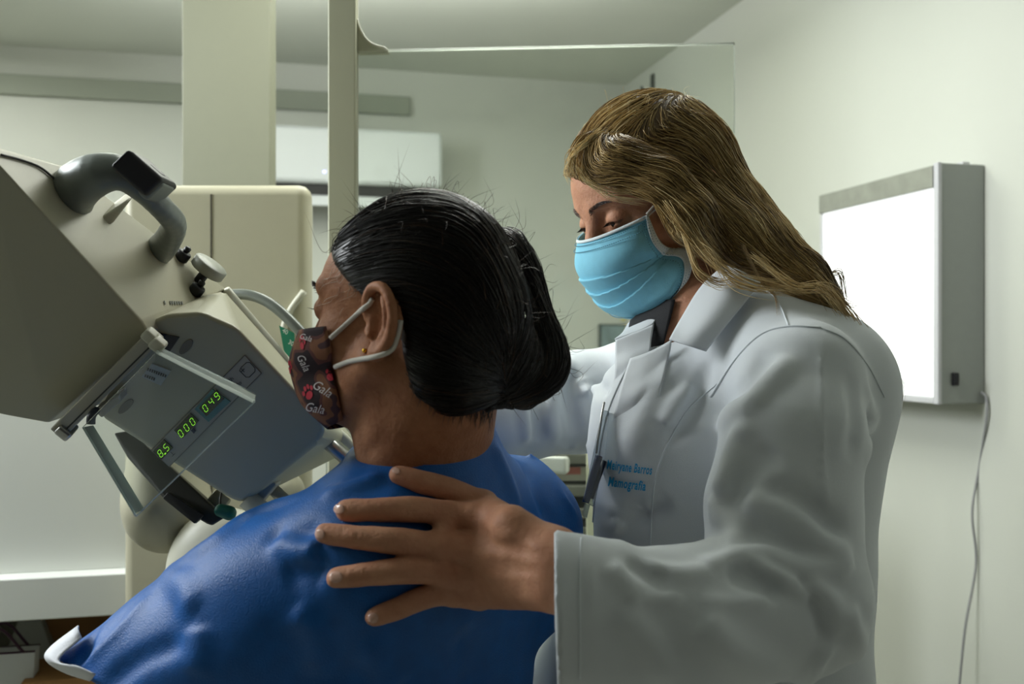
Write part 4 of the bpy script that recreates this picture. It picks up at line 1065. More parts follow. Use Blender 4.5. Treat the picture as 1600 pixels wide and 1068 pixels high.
# ---- lab coat
K = SDF()
K.cone(P(1240, 930, .94), P(1052, 974, .87), .070, .063, .03)
K.econe(P(1052, 974, .87), P(840, 952, .815), (.063, .055), (.0665, .045), ZZ, .02)
K.plane(P(866, 900, .80), (-1, .05, -.02), .001)
K.econe(P(940, 956, .84), P(820, 951, .812), (.040, .028), (.0600, .038), ZZ, .004, 'sub')
K.chain(PP([(1252, 596, 1.02), (1238, 690, .985), (1222, 790, .965), (1228, 930, .945)]), [.060, .0665, .070, .073], .02)
K.econe(P(1150, 620, 1.17), P(1120, 1150, 1.19), (.150, .105), (.150, .115), sd, .03)
K.cone(P(1262, 628, 1.13), P(1242, 900, 1.12), .094, .080, .03); K.cone(P(1242, 900, 1.12), P(1235, 1150, 1.12), .080, .095, .03)
K.cone(P(1250, 596, 1.03), P(1140, 505, 1.16), .054, .056, .03)
K.cone(P(1140, 525, 1.19), P(1268, 602, 1.12), .060, .084, .04)
K.cone(P(1140, 510, 1.17), P(985, 596, 1.32), .052, .052, .03)
K.ell(P(1040, 700, 1.12), (.075, .065, .085), None, .05)
K.cone(P(1010, 640, 1.16), P(1030, 1100, 1.16), .060, .075, .05)
K.cone(P(985, 1010, 1.20), P(950, 1150, 1.20), .10, .12, .05)
K.chain(PP([(990, 610, 1.32), (900, 628, 1.31), (830, 650, 1.27), (760, 662, 1.22), (700, 670, 1.19)]), [.060, .064, .050, .045, .043], .02)
K.ell(P(1045, 462, 1.155), (.048, .055, .055), None, .012, 'sub')
K.cone(P(1050, 470, 1.14), P(1000, 550, 1.13), .020, .004, .012, 'sub')
Kb = SDF(); Kb.ops = list(K.ops)
def fk(px, w, h, **k): K.fold(Kb.hit(px), w * .92, h * 2.2, **k)
fk([(1240, 555), (1200, 600), (1160, 640), (1122, 668)], .011, .0075)
fk([(1200, 545), (1165, 600), (1125, 640)], .012, -.004)
fk([(1180, 655), (1150, 690), (1135, 740), (1120, 775)], .011, .007)
fk([(1215, 700), (1180, 730), (1140, 800)], .014, -.005)
fk([(1285, 530), (1284, 650), (1288, 760), (1300, 850)], .004, .0022, sharp=True)
fk([(1350, 600), (1358, 660), (1350, 720)], .010, .004); fk([(1330, 580), (1335, 640), (1325, 720)], .010, -.0025)
fk([(1118, 770), (1122, 800), (1150, 830), (1140, 862)], .010, .006)
fk([(1150, 775), (1220, 800), (1290, 850), (1330, 880)], .014, .006)
fk([(1180, 760), (1250, 780), (1320, 850)], .013, -.005)
fk([(1130, 872), (1190, 866), (1250, 888), (1300, 888), (1330, 872)], .009, .008)
fk([(1100, 885), (1135, 875), (1160, 862)], .008, .006)
fk([(1165, 872), (1200, 892), (1240, 915), (1268, 940)], .007, .007)
fk([(1130, 890), (1180, 905), (1225, 925)], .011, -.006)
fk([(1250, 905), (1290, 935), (1318, 985)], .011, .006); fk([(1235, 905), (1275, 945), (1290, 1000)], .008, -.005)
fk([(975, 934), (1010, 938), (1068, 934)], .006, .006, sharp=True); fk([(1095, 940), (1150, 943), (1205, 936)], .006, .0065, sharp=True)
fk([(950, 880), (975, 910), (1000, 936)], .009, .004); fk([(975, 875), (1010, 895), (1050, 905)], .009, -.003)
fk([(1000, 880), (1060, 895), (1120, 890)], .009, .003)
fk([(965, 950), (1010, 1000), (1050, 1068)], .012, .004); fk([(1090, 960), (1140, 1010), (1230, 1060)], .016, .005)
fk([(1320, 940), (1340, 1000), (1330, 1068)], .010, .004); fk([(1300, 1000), (1270, 1050), (1230, 1080)], .008, .004)
fk([(925, 850), (922, 920), (925, 1060)], .006, .0015, sharp=True)
# front and far sleeve
fk([(1085, 600), (1060, 625), (1045, 650), (1040, 665)], .010, .005); fk([(1110, 560), (1090, 620), (1070, 660), (1040, 700)], .009, -.004)
fk([(1050, 780), (1000, 800), (985, 850)], .014, -.005); fk([(965, 790), (960, 820), (972, 850)], .010, .005)
fk([(1060, 560), (1010, 640), (980, 720)], .014, .003)
fk([(905, 590), (915, 610), (940, 600)], .008, .006); fk([(895, 575), (888, 620), (900, 680)], .010, -.006)
fk([(890, 560), (868, 600), (862, 650), (868, 690)], .008, .009); fk([(840, 600), (838, 650), (845, 690)], .010, -.005)
fk([(815, 615), (818, 650), (822, 690)], .008, .008); fk([(925, 570), (935, 600), (950, 615)], .008, -.004)
fk([(860, 690), (895, 700), (925, 695)], .005, .003, sharp=True)
K.noise(.0006, 55, 9)
coatm = mat('white_coat_cloth', (212, 217, 221), 0.72, bump=0.30, bscale=1600, sheen=0.1)
V, Q_ = K.vf((-.10, .70, .82), (.60, 1.48, 1.50), .0042)
coat = mesh('lab_coat', V, Q_, coatm, doc)
# ---- body under it
D = SDF(); head_sdf(D, fd, lids=True, ears=True)
D.econe(fd.w((0, -.028, -.060)), P(1105, 520, 1.19), (.056, .054), (.062, .060), sd, .02)
D.cone(P(1095, 510, 1.19), P(1040, 560, 1.19), .058, .05, .02)
V, Q_ = D.vf(fd.O - np.array([.15, .16, .26]), fd.O + np.array([.15, .15, .15]), .0025)
# hand laid on the gown
J = lambda px, r, up=0.0: (lambda h: h + (np.array([0, 0, CAM]) - h) / np.linalg.norm(h - np.array([0, 0, CAM])) * (r * .62 + up))(G.hit([px])[0])
hd = SDF()
fing = {'thumb': [((622, 741), 13, 0), ((655, 752), 15.5, 0), ((700, 765), 16.5, .003), ((755, 790), 20, .007)],
        'index': [((541, 797), 15.5, 0), ((590, 797), 16, 0), ((640, 796), 18, .005), ((690, 800), 17, .006), ((742, 812), 22, .011)],
        'middle': [((508, 833), 14.5, 0), ((560, 840), 16, 0), ((618, 846), 19, .005), ((670, 852), 18, .006), ((730, 860), 22, .012)],
        'ring': [((526, 902), 14.5, 0), ((575, 897), 16, 0), ((632, 892), 18.5, .005), ((680, 894), 17.5, .006), ((738, 902), 21, .010)],
        'little': [((585, 963), 13, 0), ((622, 950), 14.5, 0), ((662, 934), 16, .004), ((700, 927), 16.5, .005), ((748, 930), 19, .008)]}
base = {}
for nme, js in fing.items():
    pts = []; rr = []
    for px, r, up in js:
        d_ = G.hit([px])[0][1]; rm_ = r * 1.12 * d_ / F; pts.append(J(px, rm_, up)); rr.append(rm_)
    pts = np.array(pts); 
    ps = pts.copy()
    for _ in range(1): ps[1:-1, 1] = (pts[:-2, 1] + 2 * pts[1:-1, 1] + pts[2:, 1]) / 4
    C = catmull(ps, 22); R_ = np.interp(np.linspace(0, 1, 22), np.linspace(0, 1, len(rr)), rr)
    f_ = SDF(); f_.chain(C, R_ * .97, .002)
    hd.ops.append((f_, C.min(0) - .02, C.max(0) + .02, .0022 if nme != 'thumb' else .003, 'u')); base[nme] = (ps[-1], rr[-1], C, R_)
wr = np.array(P(868, 888, .828))
wt_ = {'thumb': (868, 862), 'index': (866, 868), 'middle': (868, 885), 'ring': (868, 900), 'little': (866, 915)}
palm = SDF()
for nme in fing:
    b0_, r0_, _, _ = base[nme]; w = P(*wt_[nme], .832)
    if nme == 'thumb':
        palm.cone(b0_, P(800, 822, .847), r0_, .0145, .014); palm.cone(P(800, 822, .849), w, .0145, .018, .014)
    else: palm.cone(b0_, w, r0_ * .93, .0205, .012)
palm.cone(P(866, 868, .832), P(930, 905, .850), .021, .023, .01); palm.cone(P(866, 912, .832), P(930, 935, .850), .021, .023, .01)
hd.ops.append((palm, np.array(P(690, 960, .80)) - .05, np.array(P(940, 780, .9)) + .05, .007, 'u'))
palm.chain([base[n_][2][17] * .999 for n_ in ('index', 'middle', 'ring', 'little')], [base[n_][3][17] * .82 for n_ in ('index', 'middle', 'ring', 'little')], .010)
# knuckles, tendons, webs and skin creases
Hb = SDF(); Hb.ops = list(hd.ops)
fh = lambda px, w, h, **k: hd.fold(Hb.hit(px), w, h, **k)
for px in ((738, 808), (722, 860), (728, 903), (738, 930)): hd.ell(Hb.hit([px])[0] + np.array([0, .0078, 0]), (.010, .0095, .010), None, .010)
for a, b_ in (((750, 812), (850, 862)), ((745, 860), (850, 880)), ((745, 903), (850, 900))): fh([a, ((a[0] + b_[0]) / 2, (a[1] + b_[1]) / 2), b_], .0045, .0011)
for a, b_ in (((755, 838), (845, 872)), ((755, 882), (845, 892))): fh([a, ((a[0] + b_[0]) / 2, (a[1] + b_[1]) / 2), b_], .006, -.0010)
for nme, (_, _, C, R_) in base.items():
    for k_ in ((5, .0006), (10, .0010), (11, .0007)) if nme != 'thumb' else ((8, .0008),):
        c = C[k_[0]]; t = C[k_[0] + 1] - C[k_[0] - 1]; t /= np.linalg.norm(t); s_ = np.cross(t, (0, 1, 0)); s_ /= np.linalg.norm(s_); r = R_[k_[0]]
        px = [((q[0]) / q[1] * F + 800, HZ - (q[2] - CAM) / q[1] * F) for q in (c - s_ * r * .6, c, c + s_ * r * .6)]
        fh(px, .0011, -k_[1])
fh([(690, 873), (700, 876), (712, 884)], .0016, -.0016); fh([(700, 918), (712, 924), (722, 936)], .0016, -.0014)
hd.noise(.00022, 330, 2)
Vh_, Qh_ = hd.vf((-.19, .76, 1.10), (.085, .93, 1.26), .0021)
# inner arms and trunk, hidden by the coat, joining head and hand
I_ = SDF(); I_.chain(PP([(1250, 600, 1.03), (1225, 800, .98), (1220, 945, .95), (1050, 970, .88), (925, 920, .852)]), [.045, .042, .038, .032, .024], .02)
I_.econe(P(1130, 600, 1.17), P(1120, 1100, 1.19), (.12, .08), (.12, .09), sd, .03); I_.cone(P(1250, 600, 1.03), P(990, 610, 1.32), .045, .045, .03)
I_.cone(P(1100, 520, 1.19), P(1125, 620, 1.17), .05, .07, .03)
I_.chain(PP([(990, 610, 1.32), (880, 635, 1.31), (780, 662, 1.23), (740, 668, 1.21)]), [.045, .042, .032, .026], .02)
V3, Q3 = I_.vf((-.10, .74, .82), (.50, 1.42, 1.45), .007)
Vb, Fb = join([(V, Q_), (Vh_, Qh_), (V3, Q3)])
bodyD = mesh('body', Vb, Fb, skinD, doc)
# finger nails
nailm = mat('finger_nail', (206, 164, 146), .25, coat=.3)
for nme, (cx, cy, ax_, ay_, ang) in {'thumb': (619, 735, 7, 5, .5), 'index': (530, 795, 8, 8, 0), 'middle': (500, 834, 7.5, 8, .05), 'ring': (525, 901, 10.5, 9, -.08), 'little': (583, 965, 8, 8, -.35)}.items():
    n = 7; uu, vv = np.meshgrid(np.linspace(-1, 1, n), np.linspace(-1, 1, n), indexing='ij')
    k_ = np.sqrt(1 - .45 * np.maximum(uu ** 2, vv ** 2) * (np.minimum(np.abs(uu), np.abs(vv)) ** 2)); 
    X_ = uu * np.sqrt(1 - vv ** 2 / 2); Y_ = vv * np.sqrt(1 - uu ** 2 / 2)
    px = np.stack([cx + (X_ * ax_ * math.cos(ang) - Y_ * ay_ * math.sin(ang)), cy + (X_ * ax_ * math.sin(ang) + Y_ * ay_ * math.cos(ang))], -1).reshape(-1, 2)
    g = hd.hit(px, off=.0005).reshape(n, n, 3)
    if np.ptp(g[..., 1]) > .02: continue
    mesh('finger_nail', *grid_vf(g, .0004), nailm, bodyD)

# eyes, brows, lashes
for s in (-1, 1):
    c = fd.w((s * .032, .0750, 0)); f6 = SDF(); f6.ell(c, (.0126,) * 3); V, Q_ = f6.vf(c - .016, c + .016, .0012); ey = mesh('eye', V, Q_, mat('eye_white', (170, 160, 155), .15), doc)
    c2 = fd.w((s * .033, .0835, -.0040)); f7 = SDF(); f7.ell(c2, (.0062, .0050, .0062), fd.R); V, Q_ = f7.vf(c2 - .009, c2 + .009, .0008); mesh('iris', V, Q_, mat('iris_dark', (38, 24, 18), .1), ey)
brow = hair_mat('eyebrow_brown', (50, 34, 26), (70, 48, 36), (90, 64, 46))
for s in (-1, 1):
    w_ = []
    for i in range(170):
        t_ = rs.rand(); wdt = .0042 * (1 - .6 * t_)
        p0 = np.array([s * (.013 + .040 * t_), .105, .017 + .0085 * math.sin(t_ * 2.3) + rs.uniform(-1, 1) * wdt])
        a = fd.w(p0); 
        for _ in range(4): a = a - D.normal(a[None])[0] * (D(a[None])[0] - .0007)
        dr = fd.R @ np.array([s * .006, -.002 * t_, .0022 * (1 - t_ * 1.6)]); w_.append(np.array([a, a + dr * .6, a + dr]))
    strands('eyebrow', np.stack(w_), .00028, brow, doc, rs.rand(170))
    w_ = []
    for i in range(26):
        t_ = i / 25; p0 = np.array([s * (.020 + .027 * t_), .0905 - .010 * (t_ - .4) ** 2 * 3, -.0015 + .0012 * math.sin(t_ * 3.1)]); a = fd.w(p0)
        dr = fd.R @ np.array([s * .004 * (t_ - .3), .0075, -.0035]); w_.append(np.array([a, a + dr * .5, a + dr + fd.R @ np.array([0, 0, .0012])]))
    strands('eyelashes', np.stack(w_), .0003, lash, doc, np.zeros(26))

# ---- surgical mask
DH = D
en = fd.loc(D.hit([(1010, 338), (1022, 378), (1040, 392), (1068, 384), (1078, 392)], off=.004))
edge = np.array([(-.058, .070, -.020), (-.062, .050, -.040), (-.066, .040, -.062), (-.062, .034, -.090), (-.050, .040, -.118)])
ef = edge * np.array([-1, 1, 1])
cn = np.array([(0, .1105, -.010), (0, .1262, -.037), (0, .1268, -.062), (0, .120, -.086), (0, .110, -.107), (0, .092, -.123)])
edge2 = fd.loc(D.hit([(1010, 337), (1026, 374), (1050, 388), (1078, 392), (1077, 436), (1056, 472)], off=.005)); edge2[-1] = edge2[-1] * np.array([.8, 1, 1])
def pleats(Gd, na, nb):
    t = np.linspace(0, 1, na)[:, None]; s = np.abs(np.linspace(-1, 1, nb))[None]
    for c0, hgt in ((.34, .0040), (.52, .0042), (.70, .0036)):
        cc_ = c0 + (.16 - .10 * (c0 - .34) / .36) * 0 - (c0 - .40) * .75 * s ** 1.2        # pleats gather towards the cheek
        d = (t - cc_); Gd[..., 1] += hgt * np.where((d > 0) & (d < .13), (1 - d / .13), 0) * (1 - .55 * s) ; Gd[..., 2] += hgt * .5 * np.where((d > 0) & (d < .13), (1 - d / .13), 0) * (1 - .55 * s)
    Gd[..., 0] += np.where(Gd[..., 0] < 0, 1, -1) * .0028 * np.exp(-((s - .86) / .06) ** 2) * np.sin(t * 17)
    return Gd
Gm = mask_sheet(fd, cn, edge2, edge2 * np.array([-1, 1, 1]), 90, 101, pleats, power=.8, top=1.5)
sm = mat('surgical_blue', (128, 198, 222), .8, noise=.04, nscale=90, bump=.3, bscale=1300)
mkd = mesh('face_mask', *grid_vf(Gm, .0010), sm, doc)
MD = MeshHit(mkd)
band = mat('mask_white_binding', (214, 224, 226), .8, bump=.3, bscale=900)
def edge_band(name, line, w_in, m, r=.0011):
    mesh(name, *tubes_vf(line[None], r, 6), m, mkd)
def strip(name, rows, m, off=.0008):
    g = np.stack(rows); N = np.cross(np.gradient(g, axis=0), np.gradient(g, axis=1)); N /= np.linalg.norm(N, axis=2, keepdims=True) + 1e-9
    ctr = fd.w((0, .05, -.06)); sg = np.sign(((g - ctr) * N).sum(-1).mean()); mesh(name, *grid_vf(g + N * sg * off, .0005 * 1), m, mkd)
strip('top_binding', [Gm[0], Gm[1], Gm[2]], band, .0016)
strip('bottom_binding', [Gm[-3], Gm[-2], Gm[-1]], sm, .0014)
strip('side_binding', [Gm[:, 0], Gm[:, 1], Gm[:, 2], Gm[:, 3], Gm[:, 4]], band, .0016)
strip('side_binding', [Gm[:, -1], Gm[:, -2], Gm[:, -3], Gm[:, -4], Gm[:, -5]], band, .0016)
# rows of pressed weld marks
wm = mat('weld_marks', (86, 138, 160), .8)
def marks(line, n, r=.00055):
    parts = []
    seg = np.cumsum(np.r_[0, np.linalg.norm(np.diff(line, axis=0), axis=1)]); 
    for u_ in np.linspace(.02, .98, n):
        p = np.array([np.interp(u_ * seg[-1], seg, line[:, i]) for i in range(3)]); q = np.array([np.interp(min(u_ + .008, 1) * seg[-1], seg, line[:, i]) for i in range(3)])
        parts.append(tubes_vf(np.array([[p, (p + q) / 2, q]]), r, 4))
    V, Fc = join(parts); o = mesh('weld_marks', V, Fc, wm, mkd, False)
ctr = fd.w((0, .04, -.06)); outw = lambda L: L + (L - ctr) / np.linalg.norm(L - ctr, axis=1, keepdims=True) * .0020
for i in (4, 8): marks(outw(Gm[i]), 70)
for j in (1, 3, 6): marks(outw(Gm[:, j]), 44)
for i in (-6,): marks(outw(Gm[i]), 60)
# ear loops up to the ear
e0, e1_ = Gm[1, 1], Gm[-8, 1]
earT = fd.w((-.084, .002, .008)); earB = fd.w((-.082, -.008, -.050))
for a, b_, nm in ((e0, earT, 'ear_loop'), (e1_, earB, 'ear_loop')):
    mid = [a * (1 - t) + b_ * t for t in (0, .25, .5, .75, 1)]
    mid = np.array(mid)
    for k in range(1, 5):
        for _ in range(3):
            dd = D(mid[k][None])[0]; 
            if dd < .002: mid[k] = mid[k] + D.normal(mid[k][None])[0] * (.002 - dd)
    tube('ear_loop', mid, .0013, strap, mkd)
tube('ear_loop', [Gm[0, 2] + (0, 0, .001), Gm[0, 2] * .5 + earT * .5 + fd.R @ np.array([-.004, .002, .006]), earT + fd.R @ np.array([0, 0, .003])], .0013, strap, mkd)

# ---- hair
H2 = SDF()
e = lambda c, r, k=.02, mode='u': H2.ell(fd.w(c), np.array(r), fd.R, k, mode)
e((0, -.014, .033), (.085, .100, .089)); e((0, .034, .036), (.064, .060, .044), .02)
H2.chain(PP([(1075, 290, 1.235), (1135, 340, 1.20), (1190, 392, 1.165), (1255, 440, 1.135), (1300, 470, 1.13)]), [.068, .043, .034, .020, .006], .03)
H2.cone(P(1085, 325, 1.16), P(1150, 376, 1.14), .030, .026, .03)
H2.cone(P(1150, 376, 1.14), P(1240, 422, 1.12), .025, .015, .03)
H2.chain(PP([(925, 240, 1.15), (960, 258, 1.13), (1030, 290, 1.12), (1075, 335, 1.11), (1102, 378, 1.12)]), [.022, .026, .026, .023, .011], .02)
H2.cone(fd.w((.07, 0, .02)), fd.w((.06, -.02, -.13)), .022, .02, .03)
def wedge(S, lines, depth_lo, depth_hi, k=.004):
    """cut away the region lying inside all the given planes through the eye point"""
    o = np.array([0, 0, CAM]); ns = []
    for (a, b_, keep) in lines:
        n = np.cross(P(*a, 1) - o, P(*b_, 1) - o); n /= np.linalg.norm(n)
        if (P(*keep, 1) - o) @ n > 0: n = -n
        ns.append(n)
    fn = lambda p: np.max(np.stack([-((p - o) @ n) * -1 if False else (p - o) @ n for n in ns]), axis=0)
    S._u(lambda p: np.maximum(fn(p), p[:, 1] - depth_hi), np.full(3, -1e9), np.full(3, 1e9), k, 'sub')
wedge(H2, [((870, 262), (1020, 308), (950, 340)), ((1020, 300), (1080, 430), (950, 340))], 0, 1.30)
hairD = hair_mat('blonde_hair', (92, 68, 36), (190, 158, 100), (250, 230, 178), .38, .5)
Vh, Qh = H2.vf((.02, .98, 1.28), (.46, 1.42, 1.72), .0036)
hdm = mesh('hair', Vh, Qh, hairD, doc)
at = hdm.data.attributes.new('tone', 'FLOAT', 'POINT'); at.data.foreach_set('value', np.full(len(Vh), .02, np.float32))
hn = lambda px: H2.hit(px, off=.001)
gd = [hn([(900, 262), (960, 222), (1050, 225), (1120, 290), (1190, 370), (1260, 432), (1320, 490)]),
      hn([(905, 278), (960, 278), (1030, 300), (1075, 350), (1120, 405), (1190, 430), (1260, 445)]),
      hn([(1000, 170), (1070, 175), (1130, 230), (1180, 310), (1235, 395), (1300, 460)]),
      hn([(1050, 330), (1080, 380), (1115, 420), (1170, 430)]),
      hn([(1050, 158), (1000, 168), (960, 188), (925, 215), (898, 245), (900, 262)])]
m_ = lambda g: fd.w(fd.loc(g) * np.array([-1, 1, 1]))
gd += [m_(g)[:5] for g in gd[:3]] + [np.array([fd.w((.05, -.08, .06)), fd.w((.04, -.11, 0)), P(1200, 390, 1.22), P(1290, 450, 1.17)])]
roots = surface_roots(Vh, Qh, rs, 9000, lambda p: ~((p[:, 2] < P(0, 448, 1.13)[2])))
gi = rs.choice(len(roots), 620, replace=False); d = ((roots[:, None] - roots[None, gi]) ** 2).sum(2); ci = d.argmin(1); cl = gi[ci]
lift = .0005 + .0045 * rs.rand(620)[ci] * rs.rand(len(roots)) + .001 * rs.rand(len(roots))
C = flow_strands(H2, roots, gd, 20, .0068, lift, rs, .020, .20, (cl, .6))
ct = rs.rand(620)[ci]
tone = np.clip(.10 + .75 * ct * rs.rand(len(roots)) ** .5 + .15 * rs.randn(len(roots)), 0, 1)
strands('hair_strands', C, .00052, hairD, hdm, tone)
# loose ends over the collar, the back and in the air
def lock(px3, n_, spread, r=.00038, t0=.3, t1=.8, seed=0):
    q = np.random.RandomState(seed); base_ = catmull(PP(px3), 20); out = []
    for i in range(n_):
        o1 = q.normal(size=3) * spread; o2 = q.normal(size=3) * spread * 1.6; u_ = np.linspace(0, 1, 20)[:, None]
        out.append(base_ + o1 * (1 - u_) + o2 * u_ + np.sin(u_ * 6 + q.rand() * 6) * q.normal(size=3) * spread * .4)
    return np.stack(out), q.uniform(t0, t1, n_)
LK = [lock([(1060, 345, 1.09), (1078, 395, 1.08), (1092, 425, 1.075), (1125, 442, 1.07), (1150, 436, 1.065)], 26, .0022, seed=1),
      lock([(1060, 330, 1.09), (1100, 390, 1.075), (1150, 430, 1.06), (1200, 448, 1.05), (1250, 452, 1.05)], 34, .0030, seed=2),
      lock([(1040, 318, 1.09), (1062, 350, 1.08), (1085, 380, 1.08), (1110, 400, 1.07), (1130, 440, 1.06)], 26, .0026, seed=3),
      lock([(1230, 400, 1.13), (1280, 432, 1.12), (1310, 425, 1.12), (1318, 455, 1.12), (1322, 478, 1.12)], 12, .0026, t0=0, t1=.5, seed=4),
      lock([(1230, 410, 1.12), (1290, 440, 1.11), (1320, 475, 1.11), (1345, 480, 1.11)], 8, .0025, t0=0, t1=.5, seed=5),
      lock([(1260, 430, 1.12), (1320, 490, 1.11), (1355, 545, 1.10), (1390, 580, 1.09), (1412, 605, 1.08), (1408, 640, 1.08)], 5, .0012, t0=0, t1=.2, seed=6),
      lock([(1250, 425, 1.13), (1310, 480, 1.12), (1345, 535, 1.12), (1375, 590, 1.12)], 60, .0038, seed=7),
      lock([(1200, 380, 1.13), (1270, 430, 1.10), (1330, 500, 1.09), (1375, 575, 1.08)], 40, .0040, t0=.2, t1=.7, seed=18),
      lock([(1160, 380, 1.08), (1190, 440, 1.06), (1210, 462, 1.05), (1215, 500, 1.04)], 4, .0016, t0=.1, t1=.5, seed=9),
      lock([(1180, 400, 1.08), (1240, 445, 1.05), (1290, 452, 1.06), (1330, 500, 1.08)], 20, .0035, seed=10),
      lock([(892, 250, 1.12), (884, 268, 1.118), (892, 284, 1.115)], 8, .0018, r=.0002, t0=.6, t1=1, seed=31),
      lock([(930, 285, 1.115), (950, 304, 1.112), (985, 312, 1.11), (1015, 318, 1.11)], 8, .0022, t0=.5, t1=1, seed=32),
      lock([(1120, 405, 1.075), (1140, 438, 1.062), (1175, 452, 1.052), (1225, 456, 1.045)], 12, .0028, t0=.3, t1=.8, seed=33),
      lock([(905, 262, 1.12), (920, 285, 1.115), (960, 300, 1.11), (1010, 302, 1.11)], 16, .0018, t0=.5, t1=1, seed=11),
      lock([(940, 205, 1.13), (905, 232, 1.12), (890, 255, 1.12), (897, 275, 1.12)], 30, .0022, t0=.5, t1=1, seed=12),
      lock([(1030, 478, 1.22), (1010, 492, 1.22), (995, 508, 1.21), (985, 520, 1.21)], 40, .0042, t0=.7, t1=1, seed=13)]
fa_ = LK.pop(); strands('far_side_lock', fa_[0], .0004, hairD, hdm, fa_[1])

ro = surface_roots(Vh, Qh, rs, 150, lambda p: fd.loc(p)[:, 2] > .07)
nr = H2.normal(ro); dr = nr * .6 + rs.normal(size=nr.shape) * .5; dr /= np.linalg.norm(dr, axis=1, keepdims=True)
t = np.linspace(0, 1, 20)[None, :, None]; Ls = (.006 + .022 * rs.rand(len(ro)) ** 2)[:, None, None]; k_ = rs.normal(size=(len(ro), 1, 3)) * .4
A_ = np.concatenate([a for a, _ in LK]); B_ = ro[:, None] + dr[:, None] * Ls * t + k_ * Ls * np.sin(t * 4.5) * t
strands('loose_locks', np.concatenate([A_, B_]), np.r_[np.full(len(A_), .0004), np.full(len(B_), .00018)], hairD, hdm, np.r_[np.concatenate([b_ for _, b_ in LK]), .6 + .4 * rs.rand(len(ro))])

# ---- black top, collar and lapels
topm = mat('black_knit', (20, 20, 24), .8, bump=.3, bscale=900)
S_ = SDF(); S_.cone(P(1075, 520, 1.21), P(1035, 610, 1.19), .056, .060, .02); S_.ell(P(1072, 452, 1.17), (.052, .06, .050), None, .006, 'sub')
V, Q_ = S_.vf(P(1040, 560, 1.18) - .13, P(1040, 520, 1.18) + .13, .004); mesh('black_top', V, Q_, topm, doc)
bt = patch([D.hit([(1058, 470), (1036, 474), (1012, 486), (990, 498)], off=.004), D.hit([(1049, 505), (1034, 508), (1010, 514), (988, 522)], off=.004), D.hit([(1036, 545), (1028, 550), (1008, 556), (990, 566)], off=.004)], 14, 12)
mesh('neckband', *grid_vf(bt, -.002), topm, doc)
def sheet(name, rows, m, par, th=.0016, na=18, nb=18, lift=.005, sink=0.0):
    g = patch([PP(r) for r in rows], na, nb); q = g.reshape(-1, 3)
    L_s = np.repeat(lift + sink * np.linspace(0, 1, na) ** 2, nb)
    for _ in range(4):
        dd = K(q); m_s = dd < L_s
        if m_s.any(): q[m_s] += K.normal(q[m_s]) * (L_s - dd)[m_s][:, None]
    g = q.reshape(g.shape); N = np.cross(np.gradient(g, axis=0), np.gradient(g, axis=1)); sg = -1 if N[..., 1].mean() > 0 else 1
    return mesh(name, *grid_vf(g if sg > 0 else g[:, ::-1], th), m, par)
sheet('collar', [[(1132, 414, 1.10), (1095, 450, 1.105), (1064, 500, 1.095), (1046, 531, 1.075)],
                 [(1160, 425, 1.085), (1128, 465, 1.070), (1096, 508, 1.060), (1075, 540, 1.060)],
                 [(1188, 442, 1.090), (1160, 478, 1.065), (1132, 512, 1.055), (1103, 549, 1.058)]], coatm, coat)
sheet('collar', [[(1046, 470, 1.19), (1026, 478, 1.20), (1004, 490, 1.21), (984, 502, 1.22)],
                 [(1032, 486, 1.165), (1014, 496, 1.17), (994, 508, 1.18), (974, 520, 1.19)],
                 [(1022, 506, 1.150), (1004, 516, 1.15), (982, 524, 1.155), (961, 531, 1.16)]], coatm, coat)
sheet('collar_fall', [[(1022, 507, 1.149), (1002, 516, 1.148), (982, 524, 1.148), (962, 532, 1.150)],
                 [(1018, 530, 1.138), (1000, 538, 1.136), (981, 546, 1.136), (962, 556, 1.138)],
                 [(1013, 553, 1.122), (1000, 560, 1.120), (982, 570, 1.118), (961, 585, 1.120)],
                 [(985, 590, 1.115), (978, 604, 1.115), (968, 620, 1.115), (953, 640, 1.12)]], coatm, coat, lift=.002, sink=-.006)
sheet('front_facing', [[(1050, 531, 1.108), (1030, 543, 1.108), (1008, 553, 1.108), (985, 561, 1.112)],
                [(1045, 560, 1.098), (1022, 575, 1.092), (1000, 590, 1.088), (972, 600, 1.094)],
                [(1035, 600, 1.072), (1012, 612, 1.074), (990, 625, 1.076), (962, 640, 1.086)],
                [(1022, 650, 1.085), (1000, 662, 1.085), (975, 676, 1.09), (948, 694, 1.10)]], coatm, coat, lift=.002, sink=-.006)
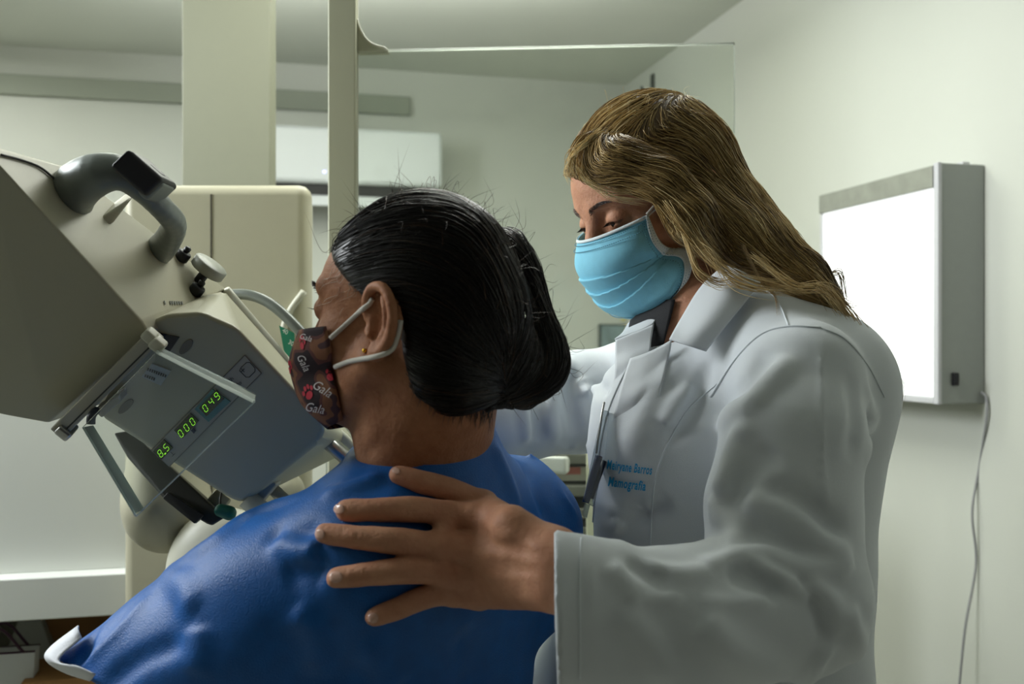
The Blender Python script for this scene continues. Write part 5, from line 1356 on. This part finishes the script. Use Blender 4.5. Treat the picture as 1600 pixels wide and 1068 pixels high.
# front edge, seams and stitched name
KH = MeshHit(coat)
seamm = mat('seam_thread', (214, 220, 224), .7)
def seam(px, r=.0009, n=40, m=seamm, nm='seam', off=.0003): 
    pts = KH.hit(catmull(px, n), off=off)
    cut = np.r_[0, np.where(np.linalg.norm(np.diff(pts, axis=0), axis=1) > .03)[0] + 1, len(pts)]
    j = np.argmax(np.diff(cut)); pts = pts[cut[j]:cut[j + 1]]
    mesh(nm, *tubes_vf(pts[None], r, 6), m, coat)
seam([(1120, 600), (1075, 640), (1040, 700), (1022, 760), (1016, 850)])
seam([(1110, 620), (1150, 560), (1190, 522), (1232, 510), (1282, 512)], .0013)
seam([(1282, 512), (1320, 530), (1355, 570), (1382, 620)], .0011)
seam([(1190, 448), (1215, 470), (1232, 508)], .0009)
seam([(985, 565), (965, 605), (948, 650), (935, 720), (925, 840)], .0013)
seam([(908, 840), (905, 900), (906, 1060)], .0008); 
emb = mat('embroidery_blue', (30, 158, 212), .5, bump=.4, bscale=1500)
exb = np.array([1.0, .13]); eyb = np.array([.05, -1.0])
text_on('embroidered_name', 'Meiryane Barros', None, (950, 731), exb * 13.2 * .70, eyb * 20, emb, coat, off=.0026, shear=.22, bold=.025, surf=KH, spacing=1.1)
text_on('embroidered_word', 'Mamografia', None, (952, 757), exb * 13.6 * .80, eyb * 20, emb, coat, off=.0026, shear=.22, bold=.03, surf=KH, spacing=1.12)

# pen held in a clear sleeve clipped to the coat front: a thing of its own
pen = thing('pen', 'navy blue pen in a clear plastic sleeve clipped to the coat front', 'pen', tuple(P(917, 785, 1.10)))
pa, pb_ = P(936, 712, 1.085), P(915, 785, 1.075)
navy = mat('navy_plastic', (24, 34, 78), .25)
tube('barrel', [pa, (pa + pb_) / 2, pb_], [.0040, .0042, .0038], navy, pen, n=12, sides=20)
tube('second_barrel', [pa + np.array([.006, .006, -.006]), pb_ + np.array([.006, .006, .004])], .0032, mat('black_navy', (20, 24, 48), .3), pen, n=4, sides=16)
slm = clear_mat('sleeve_plastic', (225, 230, 232), .08, .20, (220, 226, 230))
hull('clear_sleeve', [P(941, 640, 1.085), P(952, 642, 1.085), P(928, 700, 1.070), P(947, 704, 1.070), P(911, 782, 1.064), P(928, 792, 1.064), P(941, 640, 1.095), P(952, 642, 1.095), P(928, 700, 1.10), P(947, 704, 1.10), P(911, 782, 1.095), P(928, 792, 1.095)], slm, pen, .002, 2)
hull('tip', [P(913, 786, 1.073), P(922, 788, 1.073), P(910, 804, 1.073), P(917, 810, 1.073), P(913, 786, 1.078), P(922, 788, 1.078), P(910, 804, 1.078), P(917, 810, 1.078)], clear_mat('tip_plastic', (220, 225, 225), .1, .5), pen, .0005, 1)
tube('clip', PP([(944, 628, 1.09), (940, 650, 1.084), (934, 690, 1.078), (932, 708, 1.078)]), .0014, steel, pen)
